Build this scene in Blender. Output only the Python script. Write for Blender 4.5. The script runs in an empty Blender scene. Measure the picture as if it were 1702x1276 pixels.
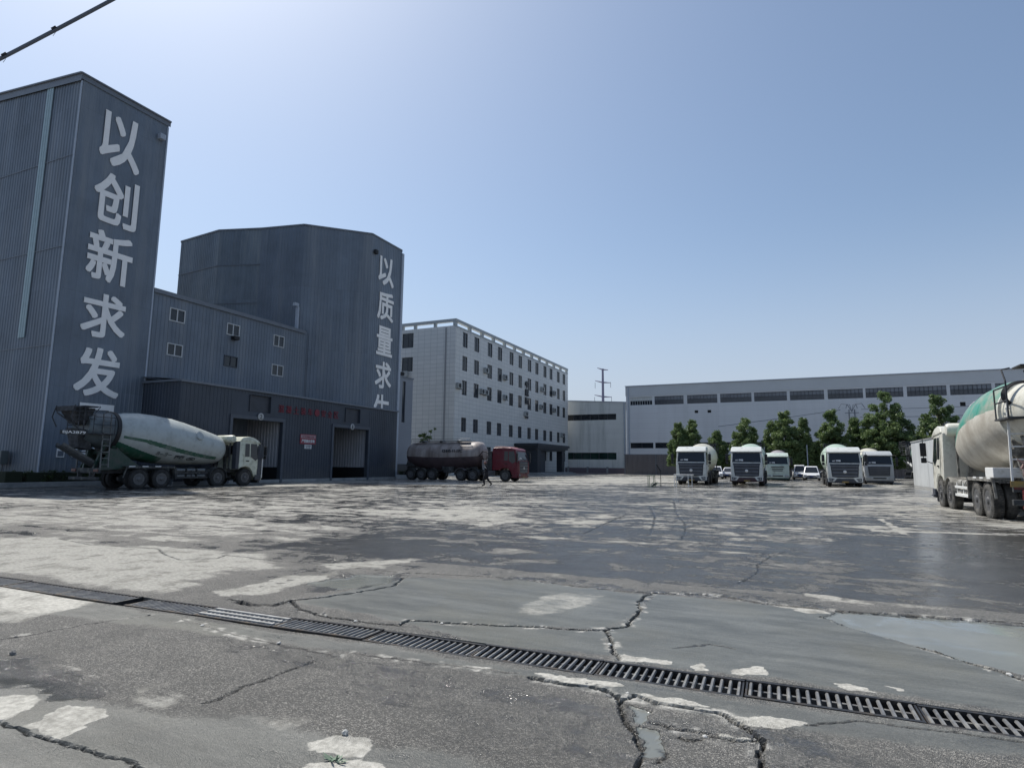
import bpy, bmesh, math, random
import numpy as np
from mathutils import Vector, Matrix
R = math.radians
SC = bpy.context.scene
COL = SC.collection

# ------------------------------------------------------------------ camera
cam_d = bpy.data.cameras.new('camera'); cam = bpy.data.objects.new('camera', cam_d); COL.objects.link(cam)
SC.camera = cam
cam_d.sensor_width = 36.0; cam_d.lens = 1001.5 * 36.0 / 1702.0
cam_d.clip_start = 0.05; cam_d.clip_end = 6000
YAW, PITCH, ROLL, EYE = 0.426555, 0.134345, 0.0094025, 1.454
_f = Vector((-math.sin(YAW) * math.cos(PITCH), math.cos(YAW) * math.cos(PITCH), math.sin(PITCH)))
_r = Vector((math.cos(YAW), math.sin(YAW), 0)); _u = _r.cross(_f)
_r2 = _r * math.cos(ROLL) + _u * math.sin(ROLL); _u2 = -_r * math.sin(ROLL) + _u * math.cos(ROLL)
cam.matrix_world = Matrix(((_r2.x, _u2.x, -_f.x, 0), (_r2.y, _u2.y, -_f.y, 0), (_r2.z, _u2.z, -_f.z, EYE), (0, 0, 0, 1)))

# ------------------------------------------------------------------ sky, sun, exposure
SUN_EL, SUN_AZ = R(58.0), R(-66.0)          # azimuth clockwise from +Y: the sun stands ahead and to the left
world = bpy.data.worlds.new('World'); SC.world = world; world.use_nodes = True
_n = world.node_tree.nodes; _l = world.node_tree.links
sky = _n.new('ShaderNodeTexSky'); sky.sky_type = 'NISHITA'; sky.sun_disc = False
sky.sun_elevation = SUN_EL; sky.sun_rotation = SUN_AZ
sky.altitude = 60; sky.air_density = 1.0; sky.dust_density = 1.6; sky.ozone_density = 2.0
_tint = _n.new('ShaderNodeMix'); _tint.data_type = 'RGBA'; _tint.blend_type = 'MULTIPLY'; _tint.inputs[0].default_value = 1.0; _tint.inputs[7].default_value = (.91, .965, .965, 1)
_l.new(sky.outputs['Color'], _tint.inputs[6]); 
# thick summer haze whitening the sky towards the horizon
_tc = _n.new('ShaderNodeTexCoord'); _sx = _n.new('ShaderNodeSeparateXYZ'); _l.new(_tc.outputs['Generated'], _sx.inputs[0])
_hz = _n.new('ShaderNodeMapRange'); _hz.interpolation_type = 'SMOOTHERSTEP'; _hz.inputs[1].default_value = .42; _hz.inputs[2].default_value = -.06; _hz.inputs[4].default_value = .85; _l.new(_sx.outputs[2], _hz.inputs[0])
_hm = _n.new('ShaderNodeMix'); _hm.data_type = 'RGBA'; _hm.inputs[7].default_value = (3.65, 4.0, 4.9, 1); _l.new(_tint.outputs[2], _hm.inputs[6]); _l.new(_hz.outputs[0], _hm.inputs[0])
_hs = _n.new('ShaderNodeHueSaturation'); _hs.inputs['Saturation'].default_value = .92; _l.new(_hm.outputs[2], _hs.inputs['Color']); _l.new(_hs.outputs[0], _n['Background'].inputs['Color']); _n['Background'].inputs['Strength'].default_value = 0.14
sun_d = bpy.data.lights.new('sun', 'SUN'); sun_d.energy = 4.6; sun_d.angle = R(0.53); sun_d.color = (1.0, 0.955, 0.88)
sun = bpy.data.objects.new('sun', sun_d); COL.objects.link(sun)
sdir = Vector((math.sin(SUN_AZ) * math.cos(SUN_EL), math.cos(SUN_AZ) * math.cos(SUN_EL), math.sin(SUN_EL)))
sun.rotation_euler = (-sdir).to_track_quat('-Z', 'Y').to_euler(); sun.location = (-30, 20, 60)
SC.view_settings.view_transform = 'Standard'; SC.view_settings.look = 'None'
SC.view_settings.gamma = 1.0; SC.view_settings.use_curve_mapping = False
SC.view_settings.exposure = 0.0

# ------------------------------------------------------------------ materials
MATS = {}
def mat(name, col, rough=0.6, metal=0.0, spec=0.5, bump=0.0, bscale=30.0, var=0.0, vscale=3.0, dirt=None, dscale=1.2, dthr=0.5, dwidth=0.2, streak=False, bdist=0.01):
    """plain Principled surface with noise variation, optional stain colour and bump"""
    if name in MATS: return MATS[name]
    m = bpy.data.materials.new(name); m.use_nodes = True; MATS[name] = m
    nt = m.node_tree; N = nt.nodes; L = nt.links
    b = N['Principled BSDF']
    b.inputs['Roughness'].default_value = rough; b.inputs['Metallic'].default_value = metal
    b.inputs['Specular IOR Level'].default_value = spec
    c = (*col, 1)
    b.inputs['Base Color'].default_value = c
    src = None
    tc = N.new('ShaderNodeTexCoord')
    if var > 0:
        nz = N.new('ShaderNodeTexNoise'); nz.inputs['Scale'].default_value = vscale; nz.inputs['Detail'].default_value = 6; nz.inputs['Roughness'].default_value = .65
        L.new(tc.outputs['Object'], nz.inputs['Vector'])
        mx = N.new('ShaderNodeMix'); mx.data_type = 'RGBA'
        mx.inputs[6].default_value = tuple(max(0, x * (1 - var)) for x in col) + (1,)
        mx.inputs[7].default_value = tuple(x * (1 + var) for x in col) + (1,)
        mr = N.new('ShaderNodeMapRange'); mr.inputs[1].default_value = .3; mr.inputs[2].default_value = .7
        L.new(nz.outputs['Fac'], mr.inputs[0]); L.new(mr.outputs[0], mx.inputs[0]); src = mx.outputs[2]
    if dirt is not None:
        nz = N.new('ShaderNodeTexNoise'); nz.inputs['Scale'].default_value = dscale; nz.inputs['Detail'].default_value = 7; nz.inputs['Roughness'].default_value = .7
        if streak:
            mp = N.new('ShaderNodeMapping'); mp.inputs['Scale'].default_value = (1, 1, .08)
            L.new(tc.outputs['Object'], mp.inputs['Vector']); L.new(mp.outputs[0], nz.inputs['Vector'])
        else: L.new(tc.outputs['Object'], nz.inputs['Vector'])
        mr = N.new('ShaderNodeMapRange'); mr.inputs[1].default_value = dthr - dwidth / 2; mr.inputs[2].default_value = dthr + dwidth / 2
        L.new(nz.outputs['Fac'], mr.inputs[0])
        mx = N.new('ShaderNodeMix'); mx.data_type = 'RGBA'; mx.inputs[6].default_value = c; mx.inputs[7].default_value = (*dirt, 1)
        if src: L.new(src, mx.inputs[6])
        L.new(mr.outputs[0], mx.inputs[0]); src = mx.outputs[2]
    if src: L.new(src, b.inputs['Base Color'])
    if bump > 0:
        nz = N.new('ShaderNodeTexNoise'); nz.inputs['Scale'].default_value = bscale; nz.inputs['Detail'].default_value = 5
        L.new(tc.outputs['Object'], nz.inputs['Vector'])
        bp = N.new('ShaderNodeBump'); bp.inputs['Strength'].default_value = bump; bp.inputs['Distance'].default_value = bdist
        L.new(nz.outputs['Fac'], bp.inputs['Height']); L.new(bp.outputs['Normal'], b.inputs['Normal'])
    return m

def paint_mat(name, c0, c1, rough=0.45, dirt=(.2, .2, .18), dthr=.56, third=None):
    """paint whose second colour follows the painted pattern stored on the mesh (attribute 'paint')"""
    m = mat(name, c0, rough)
    nt = m.node_tree; N = nt.nodes; L = nt.links; b = N['Principled BSDF']
    at = N.new('ShaderNodeAttribute'); at.attribute_name = 'paint'
    tc = N.new('ShaderNodeTexCoord')
    mr = N.new('ShaderNodeMapRange'); mr.inputs[1].default_value = .45; mr.inputs[2].default_value = .55
    L.new(at.outputs['Fac'], mr.inputs[0])
    mx = N.new('ShaderNodeMix'); mx.data_type = 'RGBA'; mx.inputs[6].default_value = (*c0, 1); mx.inputs[7].default_value = (*c1, 1)
    L.new(mr.outputs[0], mx.inputs[0])
    nz = N.new('ShaderNodeTexNoise'); nz.inputs['Scale'].default_value = 1.6; nz.inputs['Detail'].default_value = 8; nz.inputs['Roughness'].default_value = .72
    L.new(tc.outputs['Object'], nz.inputs['Vector'])
    mr2 = N.new('ShaderNodeMapRange'); mr2.inputs[1].default_value = dthr - .06; mr2.inputs[2].default_value = dthr + .16; mr2.inputs[4].default_value = .75
    L.new(nz.outputs['Fac'], mr2.inputs[0])
    mx2 = N.new('ShaderNodeMix'); mx2.data_type = 'RGBA'; mx2.inputs[7].default_value = (*dirt, 1)
    L.new(mx.outputs[2], mx2.inputs[6]); L.new(mr2.outputs[0], mx2.inputs[0])
    mp = N.new('ShaderNodeMapping'); mp.inputs['Scale'].default_value = (3.2, .9, 1.6); mp.inputs['Rotation'].default_value = (.5, 0, .2); L.new(tc.outputs['Object'], mp.inputs[0])
    ns = N.new('ShaderNodeTexNoise'); ns.inputs['Scale'].default_value = 2.2; ns.inputs['Detail'].default_value = 9; ns.inputs['Roughness'].default_value = .78; ns.inputs['Distortion'].default_value = 1.2; L.new(mp.outputs[0], ns.inputs['Vector'])
    ms = N.new('ShaderNodeMapRange'); ms.inputs[1].default_value = .63; ms.inputs[2].default_value = .70; ms.inputs[4].default_value = .6; L.new(ns.outputs['Fac'], ms.inputs[0])
    mx3 = N.new('ShaderNodeMix'); mx3.data_type = 'RGBA'; mx3.inputs[7].default_value = tuple(x * .45 for x in dirt) + (1,); L.new(mx2.outputs[2], mx3.inputs[6]); L.new(ms.outputs[0], mx3.inputs[0])
    L.new(mx3.outputs[2], b.inputs['Base Color'])
    nb = N.new('ShaderNodeTexNoise'); nb.inputs['Scale'].default_value = 9; nb.inputs['Detail'].default_value = 4
    L.new(tc.outputs['Object'], nb.inputs['Vector'])
    bp = N.new('ShaderNodeBump'); bp.inputs['Strength'].default_value = .25; bp.inputs['Distance'].default_value = .02
    L.new(nb.outputs['Fac'], bp.inputs['Height']); L.new(bp.outputs['Normal'], b.inputs['Normal'])
    return m

def panel_mat(name, base, pw=.9, ph=6.0, var=.07, dust=(.20, .205, .20), dust_h=2.2, spots=(.10, .095, .09)):
    """adds sheet-to-sheet fading, thin laps, run marks and dust splashed up from the yard to a sheet-metal colour"""
    m = base; nt = m.node_tree; N = nt.nodes; L = nt.links; b = N['Principled BSDF']
    src = b.inputs['Base Color'].links[0].from_socket if b.inputs['Base Color'].links else None
    tc = N.new('ShaderNodeTexCoord'); sx = N.new('ShaderNodeSeparateXYZ'); L.new(tc.outputs['Object'], sx.inputs[0])
    ad = N.new('ShaderNodeMath'); L.new(sx.outputs[0], ad.inputs[0]); L.new(sx.outputs[1], ad.inputs[1])
    cb = N.new('ShaderNodeCombineXYZ'); L.new(ad.outputs[0], cb.inputs[0]); L.new(sx.outputs[2], cb.inputs[1])
    br = N.new('ShaderNodeTexBrick'); br.offset = 0; br.inputs['Scale'].default_value = 1; br.inputs['Brick Width'].default_value = pw; br.inputs['Row Height'].default_value = ph
    br.inputs['Mortar Size'].default_value = .008; a, c = 1 - var, 1 + var
    br.inputs['Color1'].default_value = (a, a, a, 1); br.inputs['Color2'].default_value = (c, c, c, 1); br.inputs['Mortar'].default_value = (.72, .72, .72, 1)
    L.new(cb.outputs[0], br.inputs['Vector'])
    mu = N.new('ShaderNodeMix'); mu.data_type = 'RGBA'; mu.blend_type = 'MULTIPLY'; mu.inputs[0].default_value = 1
    if src: L.new(src, mu.inputs[6])
    else: mu.inputs[6].default_value = b.inputs['Base Color'].default_value
    L.new(br.outputs['Color'], mu.inputs[7])
    mp = N.new('ShaderNodeMapping'); mp.inputs['Scale'].default_value = (2.2, 2.2, .10); L.new(tc.outputs['Object'], mp.inputs[0])
    nz = N.new('ShaderNodeTexNoise'); nz.inputs['Scale'].default_value = 1.0; nz.inputs['Detail'].default_value = 6; nz.inputs['Roughness'].default_value = .7; L.new(mp.outputs[0], nz.inputs['Vector'])
    mr = N.new('ShaderNodeMapRange'); mr.inputs[1].default_value = .60; mr.inputs[2].default_value = .80; mr.inputs[4].default_value = .32; L.new(nz.outputs['Fac'], mr.inputs[0])
    m1 = N.new('ShaderNodeMix'); m1.data_type = 'RGBA'; m1.inputs[7].default_value = (*spots, 1); L.new(mu.outputs[2], m1.inputs[6]); L.new(mr.outputs[0], m1.inputs[0])
    n2 = N.new('ShaderNodeTexNoise'); n2.inputs['Scale'].default_value = 1.3; n2.inputs['Detail'].default_value = 7; n2.inputs['Roughness'].default_value = .7; L.new(tc.outputs['Object'], n2.inputs['Vector'])
    h = N.new('ShaderNodeMath'); h.operation = 'MULTIPLY_ADD'; h.inputs[1].default_value = dust_h * 2.2; h.inputs[2].default_value = -dust_h * 1.1; L.new(n2.outputs['Fac'], h.inputs[0])
    zz = N.new('ShaderNodeMath'); L.new(sx.outputs[2], zz.inputs[0]); L.new(h.outputs[0], zz.inputs[1])
    m2 = N.new('ShaderNodeMapRange'); m2.inputs[1].default_value = dust_h; m2.inputs[2].default_value = 0; m2.inputs[4].default_value = .55; L.new(zz.outputs[0], m2.inputs[0])
    m3 = N.new('ShaderNodeMix'); m3.data_type = 'RGBA'; m3.inputs[7].default_value = (*dust, 1); L.new(m1.outputs[2], m3.inputs[6]); L.new(m2.outputs[0], m3.inputs[0])
    L.new(m3.outputs[2], b.inputs['Base Color'])
    return m

CLAD = mat('slate cladding', (.138, .170, .212), .5, var=.18, vscale=.35, dirt=(.19, .215, .245), dscale=.8, dthr=.58, streak=True)
CLAD_OLD = mat('weathered slate cladding', (.148, .182, .217), .55, var=.16, vscale=.5, dirt=(.225, .25, .265), dscale=.9, dthr=.56, streak=True)
CLAD_DARK = mat('dark cladding', (.042, .053, .072), .5, var=.2, vscale=.4)
CLAD_IN = mat('inner lining', (.36, .37, .40), .55, var=.12, vscale=.6)
TRIM = mat('grey trim', (.15, .17, .20), .5, var=.1)
TRIM_L = mat('pale trim', (.36, .41, .48), .5, var=.1)
BLACK = mat('black rubber paint', (.012, .013, .015), .6)
LETTER = mat('pale lettering', (.88, .87, .85), .5, var=.06, vscale=1.5)
LETTER_K = mat('dark lettering', (.03, .035, .045), .5)
RED = mat('red lettering', (.19, .02, .035), .6)
RED_SIGN = mat('red sign', (.27, .045, .065), .5, var=.1)
WHITE = mat('white metal', (.72, .73, .72), .45, var=.06, dirt=(.45, .45, .42), dscale=3, dthr=.62)
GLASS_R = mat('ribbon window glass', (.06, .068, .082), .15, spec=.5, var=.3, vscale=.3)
GLASS_RU = mat('ribbon glass with painted sky', (.14, .155, .18), .15, spec=.5, var=.35, vscale=.4)  # upper panes: the sky's reflection is put into the base colour
GLASS = mat('dark glass', (.014, .018, .024), .06, spec=.5)
GLASS_F = mat('window glass', (.02, .027, .036), .08, spec=.5)
GLASS_B = mat('curtained glass', (.028, .032, .036), .12, spec=.5, var=.6, vscale=.9)
FRAME_W = mat('pale window frame', (.50, .52, .53), .5)
FRAME_D = mat('dark window frame', (.045, .052, .065), .5)
CONC = mat('concrete', (.30, .31, .31), .8, bump=.3, bscale=20, var=.15, dirt=(.2, .21, .215), dscale=.7, dthr=.55)
CONC_L = mat('pale concrete panel', (.50, .52, .53), .75, bump=.2, bscale=14, var=.08, vscale=.8, dirt=(.34, .35, .36), dscale=.5, dthr=.6, streak=True)
STEEL = mat('worn steel', (.15, .16, .165), .5, metal=.6, var=.3, vscale=8)
RUST = mat('rusty dark steel', (.035, .035, .037), .5, metal=.55, bump=.4, bscale=60, var=.5, vscale=6, dirt=(.10, .075, .05), dscale=4, dthr=.6)
GRATE_W = mat('caked steel', (.30, .30, .29), .7, bump=.4, bscale=60, var=.4, vscale=9)
TYRE = mat('tyre rubber', (.026, .026, .027), .85, bump=.3, bscale=50, var=.35, vscale=5, dirt=(.06, .058, .052), dscale=4, dthr=.58)
TYRE_L = mat('dusty tyre rubber', (.040, .040, .039), .9, bump=.3, bscale=50, var=.35, vscale=5, dirt=(.115, .11, .10), dscale=4, dthr=.5)
RIM = mat('dirty rim', (.12, .12, .122), .6, metal=.3, var=.3, vscale=9)
CHASSIS = mat('muddy chassis', (.035, .038, .040), .7, var=.45, vscale=4, dirt=(.16, .16, .145), dscale=3, dthr=.6)
CHASSIS_L = mat('caked chassis', (.085, .083, .077), .75, var=.4, vscale=5, dirt=(.30, .29, .26), dscale=3.5, dthr=.52)
CAB_W = mat('white cab paint', (.58, .60, .58), .35, var=.06, dirt=(.36, .35, .30), dscale=2.4, dthr=.64)
CAB_C = mat('cream cab paint', (.62, .61, .54), .4, var=.08, dirt=(.36, .34, .28), dscale=2.2, dthr=.6)
CAB_G = mat('pale green cab paint', (.50, .58, .52), .4, var=.06, dirt=(.30, .34, .30), dscale=2.2, dthr=.6)
CAB_Y = mat('greenish cream cab paint', (.58, .60, .50), .4, var=.08, dirt=(.32, .33, .25), dscale=2.4, dthr=.58)
CAB_R = mat('red cab paint', (.115, .008, .018), .38, var=.12, dirt=(.12, .03, .04), dscale=2.4, dthr=.58)
GRILLE = mat('dark grille plastic', (.040, .046, .060), .5, var=.2)
GRILLE_L = mat('grey grille bar', (.085, .095, .115), .4, var=.2)
LAMP = mat('headlamp', (.30, .32, .33), .1, spec=.8)
LAMP_R = mat('tail lamp', (.09, .012, .012), .2)
PAPER = mat('white paper', (.62, .63, .64), .7)
PLATE_Y = mat('yellow plate', (.30, .20, .045), .5, var=.15, dirt=(.18, .13, .06), dscale=5)
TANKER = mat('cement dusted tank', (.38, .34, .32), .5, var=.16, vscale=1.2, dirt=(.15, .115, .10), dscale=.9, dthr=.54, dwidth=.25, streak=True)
TANKER_LOW = mat('dark lower tank', (.070, .048, .052), .55, var=.3, vscale=1.5)  # darker brown for the lower part of the tank
HOPPER = mat('caked hopper', (.030, .033, .038), .8, bump=.5, bscale=14, var=.4, vscale=4, dirt=(.085, .09, .098), dscale=3, dthr=.56)
GREEN = mat('green paint', (.018, .060, .043), .5, var=.3, dirt=(.05, .06, .055), dscale=3)
YEL_GREEN = mat('green pipe paint', (.09, .16, .09), .5, var=.2)
FENCE = mat('brown fence sheet', (.125, .115, .120), .32, var=.12, vscale=.35)
BARK = mat('bark', (.13, .11, .09), .9, bump=.6, bscale=12, var=.25)
SOIL = mat('bed soil', (.06, .05, .035), .95, bump=.5, bscale=14)
WAREH = mat('haze whitened warehouse sheet', (.66, .67, .685), .5, var=.035, vscale=.12, dirt=(.61, .62, .63), dscale=.35, dthr=.55, streak=True)  # grey whitened in the paint itself, standing in for distance haze
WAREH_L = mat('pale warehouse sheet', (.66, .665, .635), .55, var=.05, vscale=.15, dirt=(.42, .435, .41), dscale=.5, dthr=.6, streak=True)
FASCIA = mat('roof fascia', (.55, .565, .575), .5, var=.05, vscale=.3)
BLACKPL = mat('dark granite', (.030, .036, .046), .4, var=.2)
SKIN = mat('skin', (.26, .15, .11), .6)
CLOTH = mat('dark work clothes', (.012, .013, .018), .9, var=.3)
HELMET = mat('dark red cap', (.10, .03, .04), .6)
SKYL = mat('translucent roof sheet', (.30, .40, .43), .4, var=.1)
panel_mat('a', CLAD, .9, 6.0); panel_mat('b', CLAD_OLD, .9, 3.4, .12); panel_mat('c', CLAD_DARK, 1.2, 7.5, .08, (.10, .105, .105), 1.6, (.03, .03, .03))
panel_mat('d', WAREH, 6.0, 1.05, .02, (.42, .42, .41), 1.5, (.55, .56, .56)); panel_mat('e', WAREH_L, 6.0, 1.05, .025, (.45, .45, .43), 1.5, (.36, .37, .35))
CABLE = mat('grey cable jacket', (.13, .15, .19), .5, var=.15)
ALU = mat('bright alloy', (.55, .56, .57), .35, metal=.7)

def leaf_mat(name, c0, c1):
    m = bpy.data.materials.new(name); m.use_nodes = True; N = m.node_tree.nodes; L = m.node_tree.links
    b = N['Principled BSDF']; b.inputs['Roughness'].default_value = .5
    at = N.new('ShaderNodeAttribute'); at.attribute_name = 'tint'
    mx = N.new('ShaderNodeMix'); mx.data_type = 'RGBA'; mx.inputs[6].default_value = (*c0, 1); mx.inputs[7].default_value = (*c1, 1)
    L.new(at.outputs['Fac'], mx.inputs[0]); L.new(mx.outputs[2], b.inputs['Base Color'])
    tr = N.new('ShaderNodeBsdfTranslucent'); L.new(mx.outputs[2], tr.inputs['Color'])
    ms = N.new('ShaderNodeMixShader'); ms.inputs[0].default_value = .34
    L.new(b.outputs[0], ms.inputs[1]); L.new(tr.outputs[0], ms.inputs[2]); L.new(ms.outputs[0], N['Material Output'].inputs['Surface'])
    return m
LEAF = leaf_mat('leaf', (.050, .100, .038), (.25, .33, .13))
LEAF_H = leaf_mat('hedge leaf', (.016, .035, .012), (.07, .105, .025))

# ------------------------------------------------------------------ mesh helpers
class MB:
    def __init__(s): s.v = []; s.f = []; s.m = []; s.mi = 0
    def add(s, vs, fs):
        o = len(s.v); s.v += [tuple(p) for p in vs]; s.f += [tuple(i + o for i in f) for f in fs]; s.m += [s.mi] * len(fs); return s
    def quad(s, a, b, c, d): return s.add([a, b, c, d], [(0, 1, 2, 3)])
    def box(s, x0, x1, y0, y1, z0, z1):
        v = [(x0, y0, z0), (x1, y0, z0), (x1, y1, z0), (x0, y1, z0), (x0, y0, z1), (x1, y0, z1), (x1, y1, z1), (x0, y1, z1)]
        return s.add(v, [(0, 3, 2, 1), (4, 5, 6, 7), (0, 1, 5, 4), (1, 2, 6, 5), (2, 3, 7, 6), (3, 0, 4, 7)])
    def bbox(s, x0, x1, y0, y1, z0, z1, b=.02):
        """box with chamfered edges"""
        bm = bmesh.new(); bmesh.ops.create_cube(bm, size=1)
        for v in bm.verts: v.co = ((x0 + x1) / 2 + v.co.x * (x1 - x0), (y0 + y1) / 2 + v.co.y * (y1 - y0), (z0 + z1) / 2 + v.co.z * (z1 - z0))
        bmesh.ops.bevel(bm, geom=bm.edges[:], offset=b, segments=2, affect='EDGES', profile=.6)
        return s.bm(bm)
    def bm(s, bm, M=None):
        bm.verts.index_update()
        s.add([(M @ v.co if M else v.co)[:] for v in bm.verts], [tuple(v.index for v in f.verts) for f in bm.faces]); bm.free(); return s
    def prism(s, poly, axis, a0, a1):
        """poly: 2D points; axis 'x': poly=(y,z); 'y': poly=(x,z); 'z': poly=(x,y)"""
        def P(p, a): return (a, p[0], p[1]) if axis == 'x' else (p[0], a, p[1]) if axis == 'y' else (p[0], p[1], a)
        n = len(poly); v = [P(p, a0) for p in poly] + [P(p, a1) for p in poly]
        f = [tuple(range(n))[::-1], tuple(range(n, 2 * n))] + [(i, (i + 1) % n, n + (i + 1) % n, n + i) for i in range(n)]
        return s.add(v, f)
    def tube(s, pts, r, n=8, cap=True):
        pts = [Vector(p) for p in pts]; rs = r if isinstance(r, (list, tuple)) else [r] * len(pts)
        vs = []; fs = []; up = None
        for i, p in enumerate(pts):
            d = (pts[min(i + 1, len(pts) - 1)] - pts[max(i - 1, 0)]).normalized()
            if up is None: up = Vector((0, 0, 1)) if abs(d.z) < .9 else Vector((1, 0, 0))
            a = d.cross(up).normalized(); b = a.cross(d).normalized(); up = b
            for k in range(n):
                t = 2 * math.pi * k / n; vs.append(p + (a * math.cos(t) + b * math.sin(t)) * rs[i])
        for i in range(len(pts) - 1):
            for k in range(n):
                fs.append((i * n + k, i * n + (k + 1) % n, (i + 1) * n + (k + 1) % n, (i + 1) * n + k))
        if cap: fs += [tuple(range(n))[::-1], tuple((len(pts) - 1) * n + k for k in range(n))]
        return s.add(vs, fs)
    def bar(s, a, b, w, h=None):
        """square bar between two points"""
        a = Vector(a); b = Vector(b); h = h or w; d = (b - a).normalized()
        up = Vector((0, 0, 1)) if abs(d.z) < .95 else Vector((0, 1, 0))
        x = d.cross(up).normalized() * w / 2; y = x.cross(d).normalized() * h / 2
        v = [a - x - y, a + x - y, a + x + y, a - x + y, b - x - y, b + x - y, b + x + y, b - x + y]
        return s.add(v, [(0, 3, 2, 1), (4, 5, 6, 7), (0, 1, 5, 4), (1, 2, 6, 5), (2, 3, 7, 6), (3, 0, 4, 7)])
    def lathe(s, prof, o, d, n=32, sx=1, closed=False):
        """prof: (t, r) along axis d from point o"""
        o = Vector(o); d = Vector(d).normalized(); up = Vector((0, 0, 1)) if abs(d.z) < .9 else Vector((0, 1, 0))
        a = d.cross(up).normalized(); b = a.cross(d).normalized(); vs = []; fs = []
        for t, r in prof:
            for k in range(n):
                an = 2 * math.pi * k / n; vs.append(o + d * t + a * (r * math.cos(an) * sx) + b * (r * math.sin(an)))
        for i in range(len(prof) - 1):
            for k in range(n): fs.append((i * n + k, i * n + (k + 1) % n, (i + 1) * n + (k + 1) % n, (i + 1) * n + k))
        if closed:
            for k in range(n): fs.append(((len(prof) - 1) * n + k, (len(prof) - 1) * n + (k + 1) % n, (k + 1) % n, k))
        else: fs += [tuple(range(n))[::-1], tuple((len(prof) - 1) * n + k for k in range(n))]
        return s.add(vs, fs)
    def build(s, name, material, parent=None, smooth=False, recalc=True, auto=None):
        me = bpy.data.meshes.new(name); me.from_pydata(s.v, [], s.f)
        mats = material if isinstance(material, (list, tuple)) else [material]
        for m in mats: me.materials.append(m)
        if len(mats) > 1: me.polygons.foreach_set('material_index', s.m)
        if recalc:
            bm = bmesh.new(); bm.from_mesh(me); bmesh.ops.recalc_face_normals(bm, faces=bm.faces[:]); bm.to_mesh(me); bm.free()
        if smooth:
            me.polygons.foreach_set('use_smooth', [True] * len(me.polygons))
            me.set_sharp_from_angle(angle=R(auto or 40))
        me.update()
        o = bpy.data.objects.new(name, me); COL.objects.link(o)
        if parent is not None: o.parent = parent
        return o

def tag(o, label=None, cat=None, group=None, kind=None):
    if label: o['label'] = label
    if cat: o['category'] = cat
    if group: o['group'] = group
    if kind: o['kind'] = kind
    return o
def thing(name, label, cat, loc=(0, 0, 0), rz=0.0, group=None):
    o = bpy.data.objects.new(name, None); COL.objects.link(o); o.location = loc; o.rotation_euler = (0, 0, rz); o.empty_display_size = .3
    return tag(o, label, cat, group)
def copy_tree(o, parent=None):
    c = o.copy(); COL.objects.link(c)
    if parent is not None: c.parent = parent
    for ch in list(o.children): copy_tree(ch, c)
    return c

def corr(mb, p0, p1, z0, za, zb=None, pitch=.32, depth=.035, flip=False):
    """ribbed metal sheet standing from p0 to p1 (x,y); ribs bulge to the right of p0->p1 (or left with flip)"""
    zb = za if zb is None else zb
    p0 = Vector((*p0, 0)); p1 = Vector((*p1, 0)); L = (p1 - p0).length; d = (p1 - p0) / L
    n = Vector((d.y, -d.x, 0)) * (-1 if flip else 1); k = max(1, round(L / pitch)); w = L / k; pts = [(0, 0)]
    for i in range(k): pts += [((i + .52) * w, 0), ((i + .62) * w, depth), ((i + .86) * w, depth), ((i + .96) * w, 0)]
    pts.append((L, 0)); v = []; f = []
    for t, o in pts:
        q = p0 + d * t + n * o; zt = za + (zb - za) * t / L
        v += [(q.x, q.y, z0), (q.x, q.y, zt)]
    for i in range(len(pts) - 1): f.append((2 * i, 2 * i + 2, 2 * i + 3, 2 * i + 1))
    return mb.add(v, f)

def holes_wall(mb, P, u0, u1, v0, v1, rects, depth):
    """flat wall in (u,v) with rectangular openings and reveals; P(u,v,d) gives a world point d behind the face"""
    us = sorted({u0, u1, *[r[0] for r in rects], *[r[1] for r in rects]}); vs = sorted({v0, v1, *[r[2] for r in rects], *[r[3] for r in rects]})
    idx = {}
    def vid(u, v):
        if (u, v) not in idx: idx[(u, v)] = len(mb.v); mb.v.append(tuple(P(u, v, 0)))
        return idx[(u, v)]
    for i in range(len(us) - 1):
        for j in range(len(vs) - 1):
            cu = (us[i] + us[i + 1]) / 2; cv = (vs[j] + vs[j + 1]) / 2
            if any(r[0] < cu < r[1] and r[2] < cv < r[3] for r in rects): continue
            mb.f.append((vid(us[i], vs[j]), vid(us[i + 1], vs[j]), vid(us[i + 1], vs[j + 1]), vid(us[i], vs[j + 1]))); mb.m.append(mb.mi)
    for a, b, c, d in rects:
        for (ua, va), (ub, vb) in (((a, c), (b, c)), ((b, c), (b, d)), ((b, d), (a, d)), ((a, d), (a, c))):
            mb.quad(P(ua, va, 0), P(ub, vb, 0), P(ub, vb, depth), P(ua, va, depth))
    return mb

def text_mesh(s, bold=.0, extrude=.0):
    """glyph outline as verts (x,y,z in [0..1] box, centred) and faces"""
    cu = bpy.data.curves.new('lettering', 'FONT'); cu.body = s; cu.size = 1; cu.offset = bold; cu.extrude = extrude; cu.resolution_u = 3
    o = bpy.data.objects.new('lettering', cu); COL.objects.link(o)
    dg = bpy.context.evaluated_depsgraph_get(); me = bpy.data.meshes.new_from_object(o.evaluated_get(dg))
    v = np.array([x.co[:] for x in me.vertices]); f = [tuple(p.vertices) for p in me.polygons]
    bpy.data.objects.remove(o); bpy.data.curves.remove(cu); bpy.data.meshes.remove(me)
    lo = v.min(0); hi = v.max(0); c = (lo + hi) / 2
    v[:, 0] = (v[:, 0] - c[0]) / (hi[0] - lo[0]); v[:, 1] = (v[:, 1] - c[1]) / (hi[1] - lo[1])
    if extrude > 0: v[:, 2] = (v[:, 2] - lo[2]) / (hi[2] - lo[2])
    return v, f
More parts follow.
